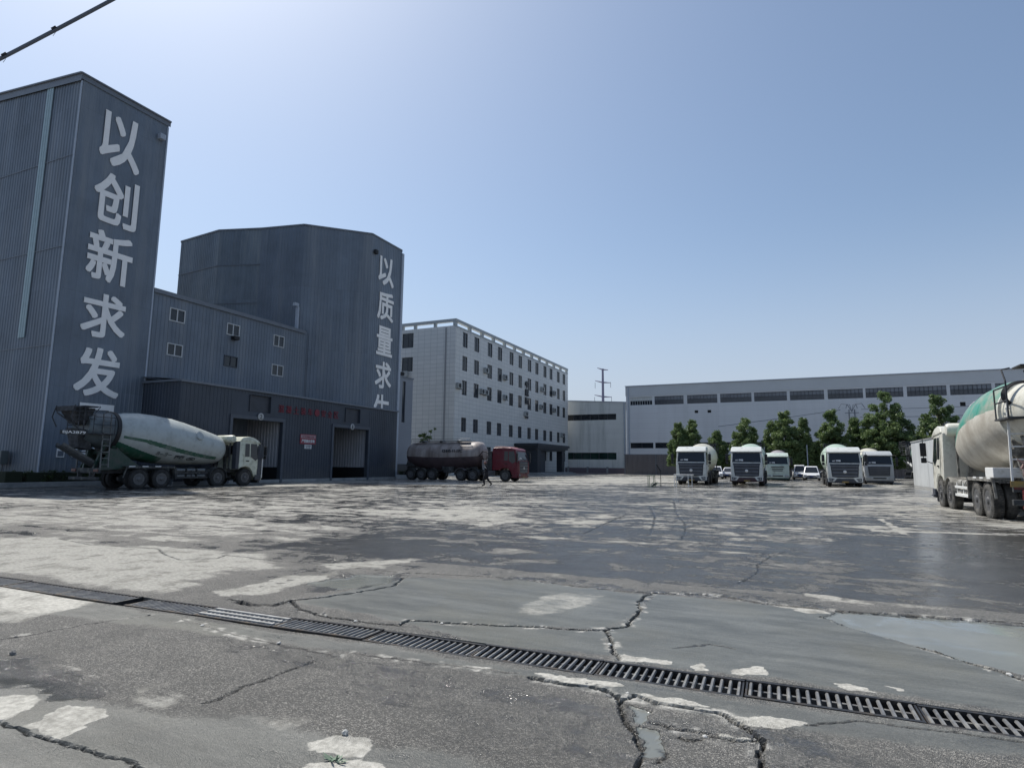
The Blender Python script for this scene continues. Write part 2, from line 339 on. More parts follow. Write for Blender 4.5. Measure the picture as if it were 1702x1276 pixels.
def lettering(s, name, material, parent, c, right, up, w, h, thick=.01, bold=.0, shear=0.):
    """raised characters; heavy ones are thickened by overlaying shifted copies, each a little prouder than the last"""
    v, f = text_mesh(s, 0, .02); c = Vector(c); r = Vector(right).normalized(); u = Vector(up).normalized(); n = r.cross(u)
    mb = MB(); sh = [(0, 0)]
    if bold > 0: sh = [(bold * a, bold * b) for a in (-1, 0, 1) for b in (-1, 0, 1)]
    k = 1 - 2 * bold
    for i, (dx, dy) in enumerate(sh):
        t = thick * (1 + .012 * i)
        mb.add([c + r * ((p[0] * k + dx + shear * p[1]) * w) + u * ((p[1] * k + dy) * h) + n * (p[2] * t) for p in v], f)
    return mb.build(name, material, parent, recalc=False)
# cracks: points on the yard, half width, depth, how chipped the edge is, step between slabs
CRACKS = [
 ([(-13.88,6.77),(-13.74,8.57),(-13.86,12.0)], 0.03, 0.02, 0.1, 0),
 ([(-12.62,7.14),(-11.27,6.88),(-9.77,7.07),(-9.04,6.68),(-8.4,6.46),(-8.03,6.79),(-8.22,7.12),(-7.3,7.05)], 0.02, 0.025, 0.3, 0),
 ([(-7.3,7.05),(-6.31,7.12),(-4.79,7.07),(-3.27,7.42),(-1.78,7.24),(-1.47,7.33)], 0.014, 0.02, 0.7, 0.006),
 ([(-1.47,7.33),(-0.86,7.53),(-0.3,7.3),(0.4,7.28),(0.98,7.35),(1.54,7.45),(1.99,7.49),(2.25,7.5)], 0.016, 0.028, 0.9, 0.012),
 ([(-5.53,4.87),(-5.36,4.87),(-5.06,4.8),(-4.92,4.87),(-4.89,5.11),(-4.73,5.35),(-4.55,5.83),(-4.39,6.3),(-4.6,6.77)], 0.016, 0.035, 0.5, 0.012),
 ([(-5.36,4.84),(-5.09,4.79),(-4.9,4.88),(-4.85,5.09)], 0.045, 0.05, 0.6, 0),
 ([(-4.89,5.11),(-4.52,4.87),(-4.05,4.76),(-3.85,4.77),(-3.54,4.78),(-3.29,4.81),(-3.33,5.0),(-3.18,5.03),(-2.9,5.1),(-2.54,5.19),(-2.1,5.33),(-1.78,5.38),(-1.55,5.5),(-1.4,5.69),(-1.43,5.99),(-1.43,6.34),(-1.53,6.69),(-1.54,7.14),(-1.47,7.33)], 0.015, 0.04, 0.8, 0.014),
 ([(-1.55,5.5),(-1.5,5.35),(-1.38,5.07),(-1.24,4.74)], 0.014, 0.03, 1, 0),
 ([(0.25,6.92),(0.43,6.64),(0.78,6.33),(0.96,6.1),(1.2,5.84),(1.44,5.55),(1.59,5.42)], 0.013, 0.03, 0.8, 0.01),
 ([(-1.69,4.06),(-1.42,4.06),(-1.24,4.07),(-1.17,4.05)], 0.022, 0.05, 1, 0.02),
 ([(-1.17,4.05),(-1.03,3.93),(-0.96,4.06),(-0.81,3.98),(-0.57,3.99),(-0.41,3.97),(-0.34,3.91),(-0.21,3.77),(-0.18,3.71),(-0.19,3.53),(-0.17,3.41),(-0.16,3.26)], 0.016, 0.045, 1, 0.02),
 ([(-0.7,3.0),(-0.73,3.14),(-0.76,3.31),(-0.81,3.49),(-0.89,3.62),(-0.96,3.77),(-1.02,3.94)], 0.014, 0.035, 0.3, 0.012),
 ([(-0.77,3.68),(-0.59,3.68),(-0.43,3.67),(-0.35,3.64),(-0.21,3.69)], 0.01, 0.03, 0.8, 0.008),
 ([(-0.68,3.25),(-0.65,3.31),(-0.65,3.38),(-0.68,3.41)], 0.008, 0.02, 0.4, 0),
 ([(-0.6,3.56),(-0.53,3.55),(-0.5,3.59)], 0.008, 0.02, 0.4, 0),
 ([(-3.28,3.71),(-3.33,3.08),(-3.3,2.78)], 0.006, 0.02, 0, 0),
 ([(-4.44,2.09),(-4.09,2.1),(-3.56,2.11),(-3.26,2.11),(-2.93,2.11),(-2.62,2.11)], 0.009, 0.025, 0.15, 0.004),
 ([(-4.6,12.55),(-4.11,12.96),(-4.36,15.72),(-4.54,18.29)], 0.03, 0.03, 0.2, 0),
 ([(-2.76,13.19),(-3.1,15.36),(-3.65,18.32),(-4.81,23.29)], 0.05, 0.02, 0.35, 0),
 ([(-2.02,12.88),(-2.19,14.45),(-2.46,16.26),(-3.28,19.86),(-4.74,28.17)], 0.05, 0.02, 0.35, 0),
 ([(-0.62,8.37),(-0.45,9.44),(-0.48,10.19),(-0.33,11.1),(-0.1,11.94)], 0.016, 0.018, 0.5, 0),
 ([(-0.84,13.41),(-0.3,12.46),(0.79,12.42),(1.59,13.68),(2.61,14.44)], 0.02, 0.015, 0.2, 0),
 ([(0.04,4.03),(0.15,4.12),(0.33,4.23),(0.52,4.24),(0.81,4.27),(1.09,4.29)], 0.004, 0.008, 0.05, 0),
 ([(-9.63,13.86),(-7.86,13.88),(-6.35,14.38),(-4.25,14.36)], 0.04, 0.02, 0.3, 0),
 ([(-3.62,18.34),(-1.1,18.02),(1.71,20.55)], 0.03, 0.01, 0.1, 0),
 ([(-1.2,12.36),(0.95,11.78),(3.0,12.87)], 0.025, 0.012, 0.1, 0),
 ([(-0.9,5.2),(-0.66,5.47),(-0.45,5.42)], 0.004, 0.006, 0, 0),
 ([(-5.96,3.0),(-5.9,3.23),(-5.82,3.62),(-5.63,4.06)], 0.012, 0.006, 0.8, 0),
 ([(-5.22,4.07),(-4.96,4.05),(-4.48,3.97),(-3.78,3.89),(-3.2,3.86)], 0.012, 0.008, 0.9, 0),
 ([(-3.13,3.98),(-2.84,3.97),(-2.36,4.05),(-1.8,4.1)], 0.01, 0.008, 0.8, 0),
]
PATCHES = [
 ([(-16.66,6.05),(-13.77,6.72),(-12.62,7.35),(-11.27,6.88),(-10.06,7.26),(-8.99,7.24),(-7.62,7.22),(-6.96,6.72),(-6.71,6.07),(-6.92,5.35),(-6.78,4.62),(-7.44,4.66),(-9.29,4.58),(-11.82,4.34)], 0.92, 0.6, 'dry'),
 ([(-10.88,4.01),(-8.53,4.22),(-7.52,4.31),(-6.66,4.27),(-6.65,3.94),(-6.74,3.61),(-6.68,3.34),(-7.36,2.76)], 0.92, 0.3, 'dry'),
 ([(-27.92,11.63),(-27.84,14.68),(-23.12,14.83),(-18.84,14.34),(-16.11,12.87),(-14.49,9.48),(-15.35,8.65),(-16.35,6.88)], 0.6, 1.5, 'dry'),
 ([(-16.1,8.55),(-14.05,11.24),(-10.6,12.1),(-8.45,10.02),(-8.08,8.62),(-9.92,7.61),(-12.72,7.41)], 0.585, 0.8, 'dry'),
 ([(-27.99,13.5),(-22.96,15.89),(-17.61,16.69),(-11.97,15.41),(-10.96,13.96),(-14.93,14.17),(-19.89,12.97),(-24.14,11.67)], 0.68, 1.5, 'dry'),
 ([(-15.27,17.38),(-10.94,19.38),(-7.54,17.55),(-6.69,14.76),(-9.66,13.84),(-12.08,13.77)], 0.66, 1.2, 'dry'),
 ([(-31.31,29.32),(-26.75,47.31),(-18.64,32.99),(-24.23,22.72)], 0.72, 1.5, 'dry'),
 ([(-3.96,2.43),(-3.72,2.47),(-3.64,2.41),(-3.56,2.11),(-3.9,2.13)], 1.2, 0.03, 'dry'),
 ([(-4.58,2.15),(-4.45,2.37),(-4.24,2.46),(-4.18,2.33),(-4.13,2.12),(-4.27,2.02)], 1, 0.06, 'dry'),
 ([(-4.9,2.81),(-4.38,2.84),(-4.34,2.79),(-4.74,2.77)], 0.95, 0.05, 'dry'),
 ([(-2.36,2.65),(-2.29,2.79),(-2.14,2.81),(-2.01,2.75),(-2.02,2.66),(-2.21,2.61),(-2.34,2.6)], 1, 0.05, 'dry'),
 ([(-2.22,2.45),(-2.1,2.57),(-1.85,2.63),(-1.79,2.54),(-2.17,2.36)], 1, 0.05, 'dry'),
 ([(-2.86,2.79),(-2.52,2.86),(-2.38,2.8),(-2.61,2.73)], 0.68, 0.12, 'dry'),
 ([(-4.06,2.72),(-3.6,2.85),(-3.41,2.7),(-3.63,2.53)], 0.62, 0.15, 'dry'),
 ([(-6.12,6.23),(-5.42,6.35),(-5.4,6.0),(-5.69,5.89)], 0.95, 0.12, 'dry'),
 ([(-6.2,7.12),(-5.55,8.32),(-5.18,8.17),(-5.28,7.31),(-5.81,6.92)], 0.9, 0.2, 'dry'),
 ([(-5.99,5.02),(-5.96,6.17),(-5.77,6.08),(-5.63,4.96)], 0.85, 0.12, 'dry'),
 ([(-0.83,23.55),(2.43,28.8),(6.55,45.47),(7.77,36.59),(7.65,24.55),(5.61,18.12),(5.0,18.2),(3.58,19.55),(1.5,21.92)], 0.66, 1, 'dry'),
 ([(-2.56,16.02),(-1.48,15.3),(-0.96,13.57),(-1.9,13.41)], 0.7, 0.5, 'dry'),
 ([(-2.72,6.51),(-2.34,7.08),(-1.74,7.01),(-1.78,6.39),(-2.18,6.02),(-2.38,5.69),(-2.66,5.89)], 0.66, 0.25, 'dry'),
 ([(-25.07,58.27),(-17.14,108.7),(-10.03,63.5),(-15.17,38.35)], 0.75, 2, 'dry'),
 ([(-8.34,42.46),(0.75,48.28),(9.55,65.95),(8.02,55.52),(0.63,41.09),(-7.14,36.33)], 0.72, 1, 'dry'),
 ([(-5.46,15.08),(-5.21,18.15),(-4.46,17.36),(-4.24,13.74)], 0.85, 0.5, 'dry'),
 ([(-1.3,4.88),(-0.9,4.88),(-0.86,4.81),(-1.24,4.76)], 1.2, 0.02, 'dry'),
 ([(-0.67,4.85),(-0.63,4.93),(-0.56,4.8),(-0.64,4.75)], 1.2, 0.015, 'dry'),
 ([(-0.4,4.87),(-0.29,5.02),(-0.19,5.0),(-0.17,4.82),(-0.38,4.76)], 1.2, 0.02, 'dry'),
 ([(0.24,4.89),(0.36,4.9),(0.44,4.83),(0.3,4.79)], 1.2, 0.02, 'dry'),
 ([(0.56,4.98),(0.66,4.96),(0.64,4.9)], 1.1, 0.02, 'dry'),
 ([(-1.71,4.14),(-1.39,4.19),(-1.07,4.2),(-1.11,4.12),(-1.43,4.08)], 1.2, 0.02, 'dry'),
 ([(-0.96,4.08),(-0.69,4.11),(-0.53,4.03),(-0.81,4.0)], 1.1, 0.02, 'dry'),
 ([(-0.35,3.95),(-0.19,4.07),(0.03,4.04),(-0.13,3.87),(-0.3,3.86)], 1.2, 0.02, 'dry'),
 ([(-0.43,3.68),(-0.21,3.67),(-0.22,3.63),(-0.39,3.62)], 1.2, 0.015, 'dry'),
 ([(0.13,8.14),(0.45,8.05),(0.46,7.85),(0.16,7.93)], 1, 0.03, 'dry'),
 ([(-0.24,7.29),(0.11,7.29),(0.38,7.13),(0.1,7.05)], 1, 0.03, 'dry'),
 ([(-5.94,2.6),(-5.19,2.85),(-4.08,2.73),(-3.79,2.59),(-4.31,2.5),(-5.08,2.24)], 0.18, 0.15, 'dry'),
 ([(-5.22,6.23),(-4.8,6.92),(-4.46,6.31),(-4.86,5.6),(-5.1,5.48)], 0.16, 0.2, 'dry'),
 ([(2.35,20.93),(2.46,20.99),(2.4,13.2),(2.29,13.14)], 1.1, 0.08, 'dry'),
 ([(1.79,17.08),(4.9,17.86),(5.61,18.12),(5.45,17.63),(1.74,16.67)], 1.1, 0.08, 'dry'),
 ([(2.26,13.3),(2.38,13.19),(2.03,11.02),(1.93,10.96)], 0.8, 0.08, 'dry'),
 ([(-2.31,15.15),(-1.86,14.5),(-1.72,12.08),(-1.94,12.47)], 0.8, 0.25, 'dry'),
 ([(-5.69,5.17),(-5.71,6.8),(-5.53,6.69),(-5.39,5.15)], 0.78, 0.1, 'dry'),
 ([(-5.6,9.96),(-5.42,10.57),(-3.94,9.96),(-4.58,9.38)], 0.72, 0.4, 'dry'),
 ([(-9.48,40.22),(8.65,54.51),(4.61,32.18),(-0.83,23.55),(0.15,13.1),(-2.84,11.98),(-5.56,19.34)], 0.36, 2, 'wet'),
 ([(0.93,14.05),(3.13,17.15),(5.51,17.79),(3.47,11.37),(1.85,10.36),(0.91,11.4)], 0.14, 0.6, 'wet'),
 ([(-2.43,11.69),(0.76,11.68),(0.15,13.1)], 0.1, 0.5, 'wet'),
 ([(-57.46,17.59),(-28.39,25.3),(-29.26,40.12),(-25.89,35.5),(-21.42,19.12),(-30.94,14.91),(-36.22,11.15)], 0.2, 2, 'wet'),
 ([(-25.89,35.5),(-13.29,46.33),(-7.54,26.28),(-11.02,21.43),(-17.72,24.34)], 0.36, 2, 'wet'),
 ([(-8.54,13.29),(-5.47,13.83),(-2.74,12.04),(-2.47,9.96),(-4.85,9.47),(-6.05,8.06),(-7.52,8.92)], 0.3, 1, 'wet'),
 ([(0.25,6.93),(0.44,7.25),(0.98,7.38),(1.96,7.4),(2.21,7.39),(1.66,5.65),(1.48,5.7),(1.16,5.91),(0.82,6.27),(0.43,6.64)], 0, 0.05, 'pud'),
 ([(-0.99,3.87),(-0.83,3.87),(-0.8,3.72),(-0.83,3.62),(-0.9,3.69)], 0, 0.03, 'pud'),
 ([(-0.83,3.63),(-0.7,3.6),(-0.63,3.36),(-0.68,3.25),(-0.75,3.27)], 0, 0.03, 'pud'),
 ([(-5.4,6.0),(-5.22,6.7),(-4.72,6.81),(-4.57,6.34),(-4.85,5.79)], 0, 0.12, 'pud'),
 ([(-1.46,7.29),(-0.3,7.27),(0.39,7.14),(0.43,6.64),(1.2,5.84),(1.59,5.42),(1.41,4.85),(-1.23,4.72),(-1.53,5.44),(-1.43,6.34)], 1, 0.06, 'smo'),
 ([(-4.82,5.1),(-4.58,6.74),(-3.23,7.34),(-1.77,7.21),(-1.48,7.28),(-1.43,5.96),(-1.58,5.46),(-3.27,4.94)], 1, 0.08, 'smo'),
 ([(-3.25,4.9),(-2.46,5.18),(-1.57,5.42),(-1.29,4.8),(-2.36,4.63)], 1, 0.05, 'smo'),
 ([(-8.53,4.22),(-5.32,4.14),(-1.67,4.23),(1.14,4.33),(1.08,4.11),(-0.1,3.92),(-0.92,3.98),(-1.7,4.07),(-3.2,4.0),(-7.22,3.59)], 0.8, 0.08, 'smo'),
 ([(-5.68,2.49),(-3.53,2.56),(-2.86,2.74),(-2.44,2.77),(-1.13,2.86),(-3.65,1.66)], 0.75, 0.1, 'smo'),
]
CHUNKS = [(-4.86,5.05,0.009,51,1),(-4.57,4.87,0.014,22,0),(-4.12,4.78,0.013,34,1),(-4.2,4.84,0.024,11,0),(-4.0,4.74,0.013,70,0),(-3.74,4.75,0.022,24,1),(-3.32,4.87,0.009,5,1),(-2.98,5.04,0.02,8,1),(-2.69,5.14,0.021,41,0),(-2.75,5.15,0.013,74,0),(-2.43,5.23,0.009,89,1),(-1.9,5.35,0.014,19,0),(-1.55,5.52,0.013,24,0),(-1.5,5.51,0.018,46,1),(-1.44,5.9,0.01,26,1),(-1.47,5.98,0.02,19,0),(-1.45,6.15,0.023,37,0),(-1.53,6.66,0.015,4,1),(-1.5,6.54,0.011,4,1),(-1.57,5.51,0.011,6,0),(-1.48,5.36,0.02,91,0),(-1.4,5.08,0.024,21,1),(1.38,5.63,0.025,63,1),(-1.3,4.12,0.02,7,0),(-1.11,3.98,0.022,27,0),(-1.01,4.07,0.022,28,1),(-0.67,4.03,0.022,60,0),(-0.54,3.95,0.018,32,0),(-0.36,3.95,0.008,44,0),(-0.28,3.86,0.014,29,0),(-0.14,3.73,0.015,55,1),(-0.12,3.33,0.025,61,1),(-0.48,3.64,0.017,43,1),(-0.31,3.61,0.01,91,0),(-5.94,3.1,0.012,23,0),(-5.65,4.06,0.014,64,0),(-4.87,4.02,0.02,17,1),(-3.85,3.92,0.02,11,1),(-3.05,4.01,0.019,67,0)]
# ------------------------------------------------------------------ the yard: one sheet, with the drain channel, cracks and broken edges as relief
SHEAR, DR0, DR1 = 0.02, 4.33, 4.69
def _axis(fine0, fine1, step, lo, hi, g1, lim, g2=1.25):
    a = list(np.arange(fine0, fine1 + 1e-6, step))
    s = step; x = a[-1]
    while x < hi: s *= g1 if x < lim else g2; x += s; a.append(x)
    s = step; x = a[0]; b = []
    while x > lo: s *= g1 if x > -lim else g2; x -= s; b.append(x)
    return np.array(b[::-1] + a)
gx = _axis(-9.6, 1.7, .018, -900, 900, 1.03, 75)
gy = _axis(1.6, 6.0, .014, -300, 1500, 1.012, 135)
gy = gy[(np.abs(gy - DR0) > .012) & (np.abs(gy - DR1) > .012)]
gy = np.sort(np.concatenate([gy, [DR0 - .003, DR0 + .003, DR1 - .003, DR1 + .003]]))
GX, GYs = np.meshgrid(gx, gy)
fade = np.clip(1 - (np.abs(GYs - 4.5) - 4) / 8, 0, 1)
GY = GYs + SHEAR * np.clip(GX, -14, 4) * fade
rng = np.random.default_rng(7)
def vnoise(x, y, s, seed):
    x = x * s; y = y * s
    ix = np.floor(x).astype(np.int64); iy = np.floor(y).astype(np.int64); fx = x - ix; fy = y - iy
    fx = fx * fx * (3 - 2 * fx); fy = fy * fy * (3 - 2 * fy)
    def h(a, b):
        n = (a * 374761393 + b * 668265263 + seed * 974711) & 0xffffffff
        n = ((n ^ (n >> 13)) * 1274126177) & 0xffffffff
        return ((n ^ (n >> 16)) & 0xffff) / 65535.0
    return (h(ix, iy) * (1 - fx) + h(ix + 1, iy) * fx) * (1 - fy) + (h(ix, iy + 1) * (1 - fx) + h(ix + 1, iy + 1) * fx) * fy
def fbm(x, y, s, seed, o=4):
    r = 0; a = .5; t = 0
    for i in range(o): r = r + a * vnoise(x, y, s * 2 ** i, seed + i); t += a; a *= .55
    return r / t
NR, NC = GX.shape
Z = np.zeros_like(GX); CR = np.zeros_like(GX); CH = np.zeros_like(GX)
near = (GY > 0) & (GY < 16) & (GX > -16) & (GX < 8)
Z += np.where(near, (fbm(GX, GY, .7, 3) - .5) * .03 * np.clip((16 - GY) / 8, 0, 1), 0)
def seg_dist(px, py, pts):
    best = np.full(px.shape, 1e9); side = np.zeros(px.shape)
    for (x0, y0), (x1, y1) in zip(pts[:-1], pts[1:]):
        dx, dy = x1 - x0, y1 - y0; L2 = dx * dx + dy * dy + 1e-12
        t = np.clip(((px - x0) * dx + (py - y0) * dy) / L2, 0, 1)
        ex = px - x0 - t * dx; ey = py - y0 - t * dy; d = np.hypot(ex, ey)
        s = np.sign(dx * (py - y0) - dy * (px - x0)); m = d < best
        best = np.where(m, d, best); side = np.where(m, s, side)
    return best, side
for ci, (pts, w, dep, chip, step) in enumerate(CRACKS):
    xs = [p[0] for p in pts]; ys = [p[1] for p in pts]; M = .5
    c0, c1 = np.searchsorted(gx, [min(xs) - M, max(xs) + M]); r = np.where(((GY[:, c0:c1] if c1 > c0 else GY) > min(ys) - M).any(1) & ((GY[:, c0:c1] if c1 > c0 else GY) < max(ys) + M).any(1))[0]
    if len(r) == 0 or c1 <= c0: continue
    sl = (slice(r[0], r[-1] + 1), slice(c0, c1)); x = GX[sl]; y = GY[sl]
    far = np.clip((np.mean(ys) - 6) / 20, 0, 1)
    jx = x + (fbm(x, y, 9, 11 + ci, 3) - .5) * .06; jy = y + (fbm(x, y, 9, 51 + ci, 3) - .5) * .06
    jx += (fbm(x, y, 38, 71 + ci, 2) - .5) * .016; jy += (fbm(x, y, 38, 91 + ci, 2) - .5) * .016
    d, side = seg_dist(jx, jy, pts)
    ww = w * (.42 + .95 * vnoise(x, y, 3.1, 5 + ci) ** 1.3)
    ww = np.maximum(ww * .72, .0115)
    prof = np.clip(1.25 - d / ww, 0, 1)
    Z[sl] -= dep * prof
    CR[sl] = np.maximum(CR[sl], np.clip(prof * 1.3, 0, 1))
    if step: Z[sl] += step * np.clip(side, 0, 1) * np.clip(1 - d / .45, 0, 1) ** .7 * .3
    if chip > 0:
        band = np.clip(1 - d / (.085 + .05 * far), 0, 1) * (prof < .5)
        CH[sl] = np.maximum(CH[sl], np.clip((fbm(x, y, 11, 131 + ci, 4) - (.96 - .42 * chip)) * 12, 0, 1) * np.clip(band * 2.5, 0, 1))
# stains, dried slurry, wet film, puddles and skim coat laid down where they lie
DRY = np.full(GX.shape, .41); PUD = np.zeros_like(GX); SMO = np.zeros_like(GX)
DRY -= .20 * np.clip((GX + 13) / 10, -.5, 1) * (GY > 8) * np.clip((62 - GY) / 20, 0, 1)
DRY = np.where(GY < 8, .41, DRY)
for pi_, (pts, val, soft, kind) in enumerate(PATCHES):
    xs = [p[0] for p in pts]; ys = [p[1] for p in pts]; M = soft * 2 + .4
    c0, c1 = np.searchsorted(gx, [min(xs) - M, max(xs) + M]); r0, r1 = np.searchsorted(gy, [min(ys) - M - .3, max(ys) + M + .3])
    sl = (slice(r0, r1), slice(c0, c1)); x = GX[sl]; y = GY[sl]
    if x.size == 0: continue
    js = min(5.0, .5 / soft); ja = max(soft * 2.4, .13)
    jx = x + (fbm(x, y, js, 211 + pi_, 4) - .5) * ja; jy = y + (fbm(x, y, js, 251 + pi_, 4) - .5) * ja
    if soft < .2: jx = jx + (fbm(x, y, 22, 311 + pi_, 3) - .5) * .05; jy = jy + (fbm(x, y, 22, 351 + pi_, 3) - .5) * .05
    d, _ = seg_dist(jx, jy, list(pts) + [pts[0]])
    ins = np.zeros(x.shape, bool); j = len(pts) - 1
    for i in range(len(pts)):
        (xi, yi), (xj, yj) = pts[i], pts[j]
        if yi != yj: ins ^= ((yi > jy) != (yj > jy)) & (jx < (xj - xi) * (jy - yi) / (yj - yi) + xi)
        j = i
    k = np.clip(.5 + np.where(ins, d, -d) / soft, 0, 1)
    if kind in ('dry', 'wet'): DRY[sl] = DRY[sl] * (1 - k) + val * k
    elif kind == 'pud': PUD[sl] = np.maximum(PUD[sl], k); Z[sl] = Z[sl] * (1 - k) + (-.012) * k
    else: SMO[sl] = np.maximum(SMO[sl], k * val)
DRY = np.where(GY < 8, np.where(SMO > .85, np.maximum(DRY, .5 * SMO), DRY), DRY)
ch = (GYs > DR0) & (GYs < DR1) & (GX > -13) & (GX < 6)
Z = np.where(ch, -.26 + (fbm(GX, GY, 6, 301) - .5) * .06, Z)
CR = np.where(ch, np.maximum(CR, .55), CR); CH = np.where(ch, 0, CH)
AMP = .42 + 1.65 * np.clip((GY - 6) / 8, 0, 1); AMP = AMP * (1 - .6 * SMO)
vs = np.stack([GX, GY, Z], -1).reshape(-1, 3).astype(np.float32)
ii = (np.arange(NR - 1)[:, None] * NC + np.arange(NC - 1)[None, :]).reshape(-1)
fs = np.stack([ii, ii + 1, ii + NC + 1, ii + NC], -1).astype(np.int32)
me = bpy.data.meshes.new('yard_ground'); me.vertices.add(len(vs)); me.vertices.foreach_set('co', vs.ravel())
me.loops.add(fs.size); me.loops.foreach_set('vertex_index', fs.ravel())
me.polygons.add(len(fs)); me.polygons.foreach_set('loop_start', np.arange(len(fs), dtype=np.int32) * 4)
me.update(calc_edges=True)
for nm, arr in (('dry', DRY), ('crack', CR), ('chip', CH), ('pud', PUD), ('smo', SMO), ('amp', AMP)):
    a = me.attributes.new(nm, 'FLOAT', 'POINT'); a.data.foreach_set('value', arr.ravel().astype(np.float32))
me.polygons.foreach_set('use_smooth', np.zeros(len(fs), dtype=bool))

def ground_material():
    m = bpy.data.materials.new('wet yard concrete'); m.use_nodes = True; N = m.node_tree.nodes; L = m.node_tree.links; b = N['Principled BSDF']
    tc = N.new('ShaderNodeTexCoord')
    def att(n): a = N.new('ShaderNodeAttribute'); a.attribute_name = n; return a.outputs['Fac']
    def noise(s, d=5, r=.6, scale=None, dist=0):
        n = N.new('ShaderNodeTexNoise'); n.inputs['Scale'].default_value = s; n.inputs['Detail'].default_value = d; n.inputs['Roughness'].default_value = r; n.inputs['Distortion'].default_value = dist
        if scale:
            mp = N.new('ShaderNodeMapping'); mp.inputs['Scale'].default_value = scale; mp.inputs['Rotation'].default_value = (0, 0, .25); L.new(tc.outputs['Object'], mp.inputs[0]); L.new(mp.outputs[0], n.inputs['Vector'])
        else: L.new(tc.outputs['Object'], n.inputs['Vector'])
        return n.outputs['Fac']
    def mth(op, a, c=None, clamp=False):
        n = N.new('ShaderNodeMath'); n.operation = op; n.use_clamp = clamp
        for i, x in enumerate((a, c)):
            if x is None: continue
            if isinstance(x, (int, float)): n.inputs[i].default_value = x
            else: L.new(x, n.inputs[i])
        return n.outputs[0]
    def ramp(x, a, c, lo=0., hi=1.):
        n = N.new('ShaderNodeMapRange'); n.interpolation_type = 'SMOOTHSTEP'
        for i, q in ((1, a), (2, c), (3, lo), (4, hi)): n.inputs[i].default_value = q
        L.new(x, n.inputs[0]); return n.outputs[0]
    def mix(f, a, c):
        n = N.new('ShaderNodeMix'); n.data_type = 'RGBA'
        if isinstance(f, (int, float)): n.inputs[0].default_value = f
        else: L.new(f, n.inputs[0])
        for i, q in ((6, a), (7, c)):
            if isinstance(q, tuple): n.inputs[i].default_value = (*q, 1)
            else: L.new(q, n.inputs[i])
        return n.outputs[2]
    dry, crack, chip, pud, smo = (att(k) for k in ('dry', 'crack', 'chip', 'pud', 'smo'))
    big = noise(.16, 6, .62); mid = noise(1.5, 8, .7, dist=.8); streaks = noise(1.0, 7, .7, (.22, 2.3, 1)); fine = noise(9, 6, .7)
    nn = mth('MULTIPLY', mth('SUBTRACT', big, .5), 1.1)
    nn = mth('ADD', nn, mth('MULTIPLY', mth('SUBTRACT', mid, .5), 1.5))
    nn = mth('ADD', nn, mth('MULTIPLY', mth('SUBTRACT', streaks, .5), 1.3))
    nn = mth('ADD', nn, mth('MULTIPLY', mth('SUBTRACT', fine, .5), .5))
    w = mth('ADD', dry, mth('MULTIPLY', nn, att('amp')))
    f_dry = ramp(w, .56, .74); f_wet = ramp(w, .42, .25)
    # exposed aggregate: light and dark chips of stone in a grey matrix
    vo = N.new('ShaderNodeTexVoronoi'); vo.inputs['Scale'].default_value = 130; L.new(tc.outputs['Object'], vo.inputs['Vector'])
    sep = N.new('ShaderNodeSeparateColor'); L.new(vo.outputs['Color'], sep.inputs[0])
    chipc = ramp(sep.outputs[0], .52, 1.0); grain = noise(160, 3, .6)
    agg = mix(chipc, (.125, .124, .119), (.42, .41, .39))
    agg = mix(ramp(grain, .3, .7), mix(.5, agg, (.06, .06, .058)), agg)
    agg = mix(mth('MULTIPLY', ramp(noise(.8, 6, .7), .42, .66), .5), agg, (.075, .075, .072)); agg = mix(mth('MULTIPLY', ramp(noise(1.7, 6, .72), .56, .74), .45), agg, (.24, .238, .225))
    skim = mix(ramp(noise(2.6, 7, .7, (.4, 1.6, 1)), .3, .7), (.082, .088, .085), (.165, .173, .168))
    skim = mix(mth('MULTIPLY', ramp(noise(55, 5, .75), .42, .7), .45), skim, (.07, .074, .072)); skim = mix(mth('MULTIPLY', ramp(noise(6, 7, .75), .55, .75), .5), skim, (.235, .24, .23))
    stain = ramp(noise(.5, 5, .6), .45, .7)
    skim = mix(mth('MULTIPLY', stain, .5), skim, (.135, .13, .10))
    damp = mix(smo, agg, skim)
    farf = ramp(noise(22, 5, .7), .3, .7)
    dryc = mix(farf, (.30, .30, .285), (.52, .52, .50)); dryc = mix(ramp(noise(2.2, 7, .75), .47, .68), dryc, (.20, .20, .188))
    wetc = mix(ramp(mid, .35, .7), (.020, .020, .020), (.055, .055, .052))
    wetc = mix(.35, wetc, damp)
    col = mix(f_wet, damp, wetc); col = mix(f_dry, col, dryc)
    chipcol = mix(ramp(noise(45, 4, .7), .3, .7), (.24, .24, .23), (.50, .50, .485))
    col = mix(chip, col, chipcol)
    pudc = mix(ramp(noise(1.3, 4), .35, .65), (.15, .16, .152), (.185, .195, .185))
    pf = ramp(mth('ADD', pud, mth('MULTIPLY', mth('SUBTRACT', noise(5, 5), .5), .5)), .42, .58)
    col = mix(pf, col, pudc)
    col = mix(mth('MULTIPLY', crack, .88), col, (.018, .018, .018))
    wm = N.new('ShaderNodeMix'); wm.data_type = 'RGBA'; wm.blend_type = 'MULTIPLY'; wm.inputs[0].default_value = 1.0; wm.inputs[7].default_value = (1.0, .972, .915, 1); L.new(col, wm.inputs[6])
    L.new(wm.outputs[2], b.inputs['Base Color'])
    rough = mth('ADD', mth('MULTIPLY', f_wet, -.30), .50)
    rough = mth('ADD', rough, mth('MULTIPLY', f_dry, .32))
    rough = mth('SUBTRACT', rough, mth('MULTIPLY', smo, .14))
    inv = mth('SUBTRACT', 1.0, pf); rough = mth('ADD', mth('MULTIPLY', rough, inv), mth('MULTIPLY', pf, .27))
    rough = mth('ADD', rough, mth('MULTIPLY', chip, .3), True)
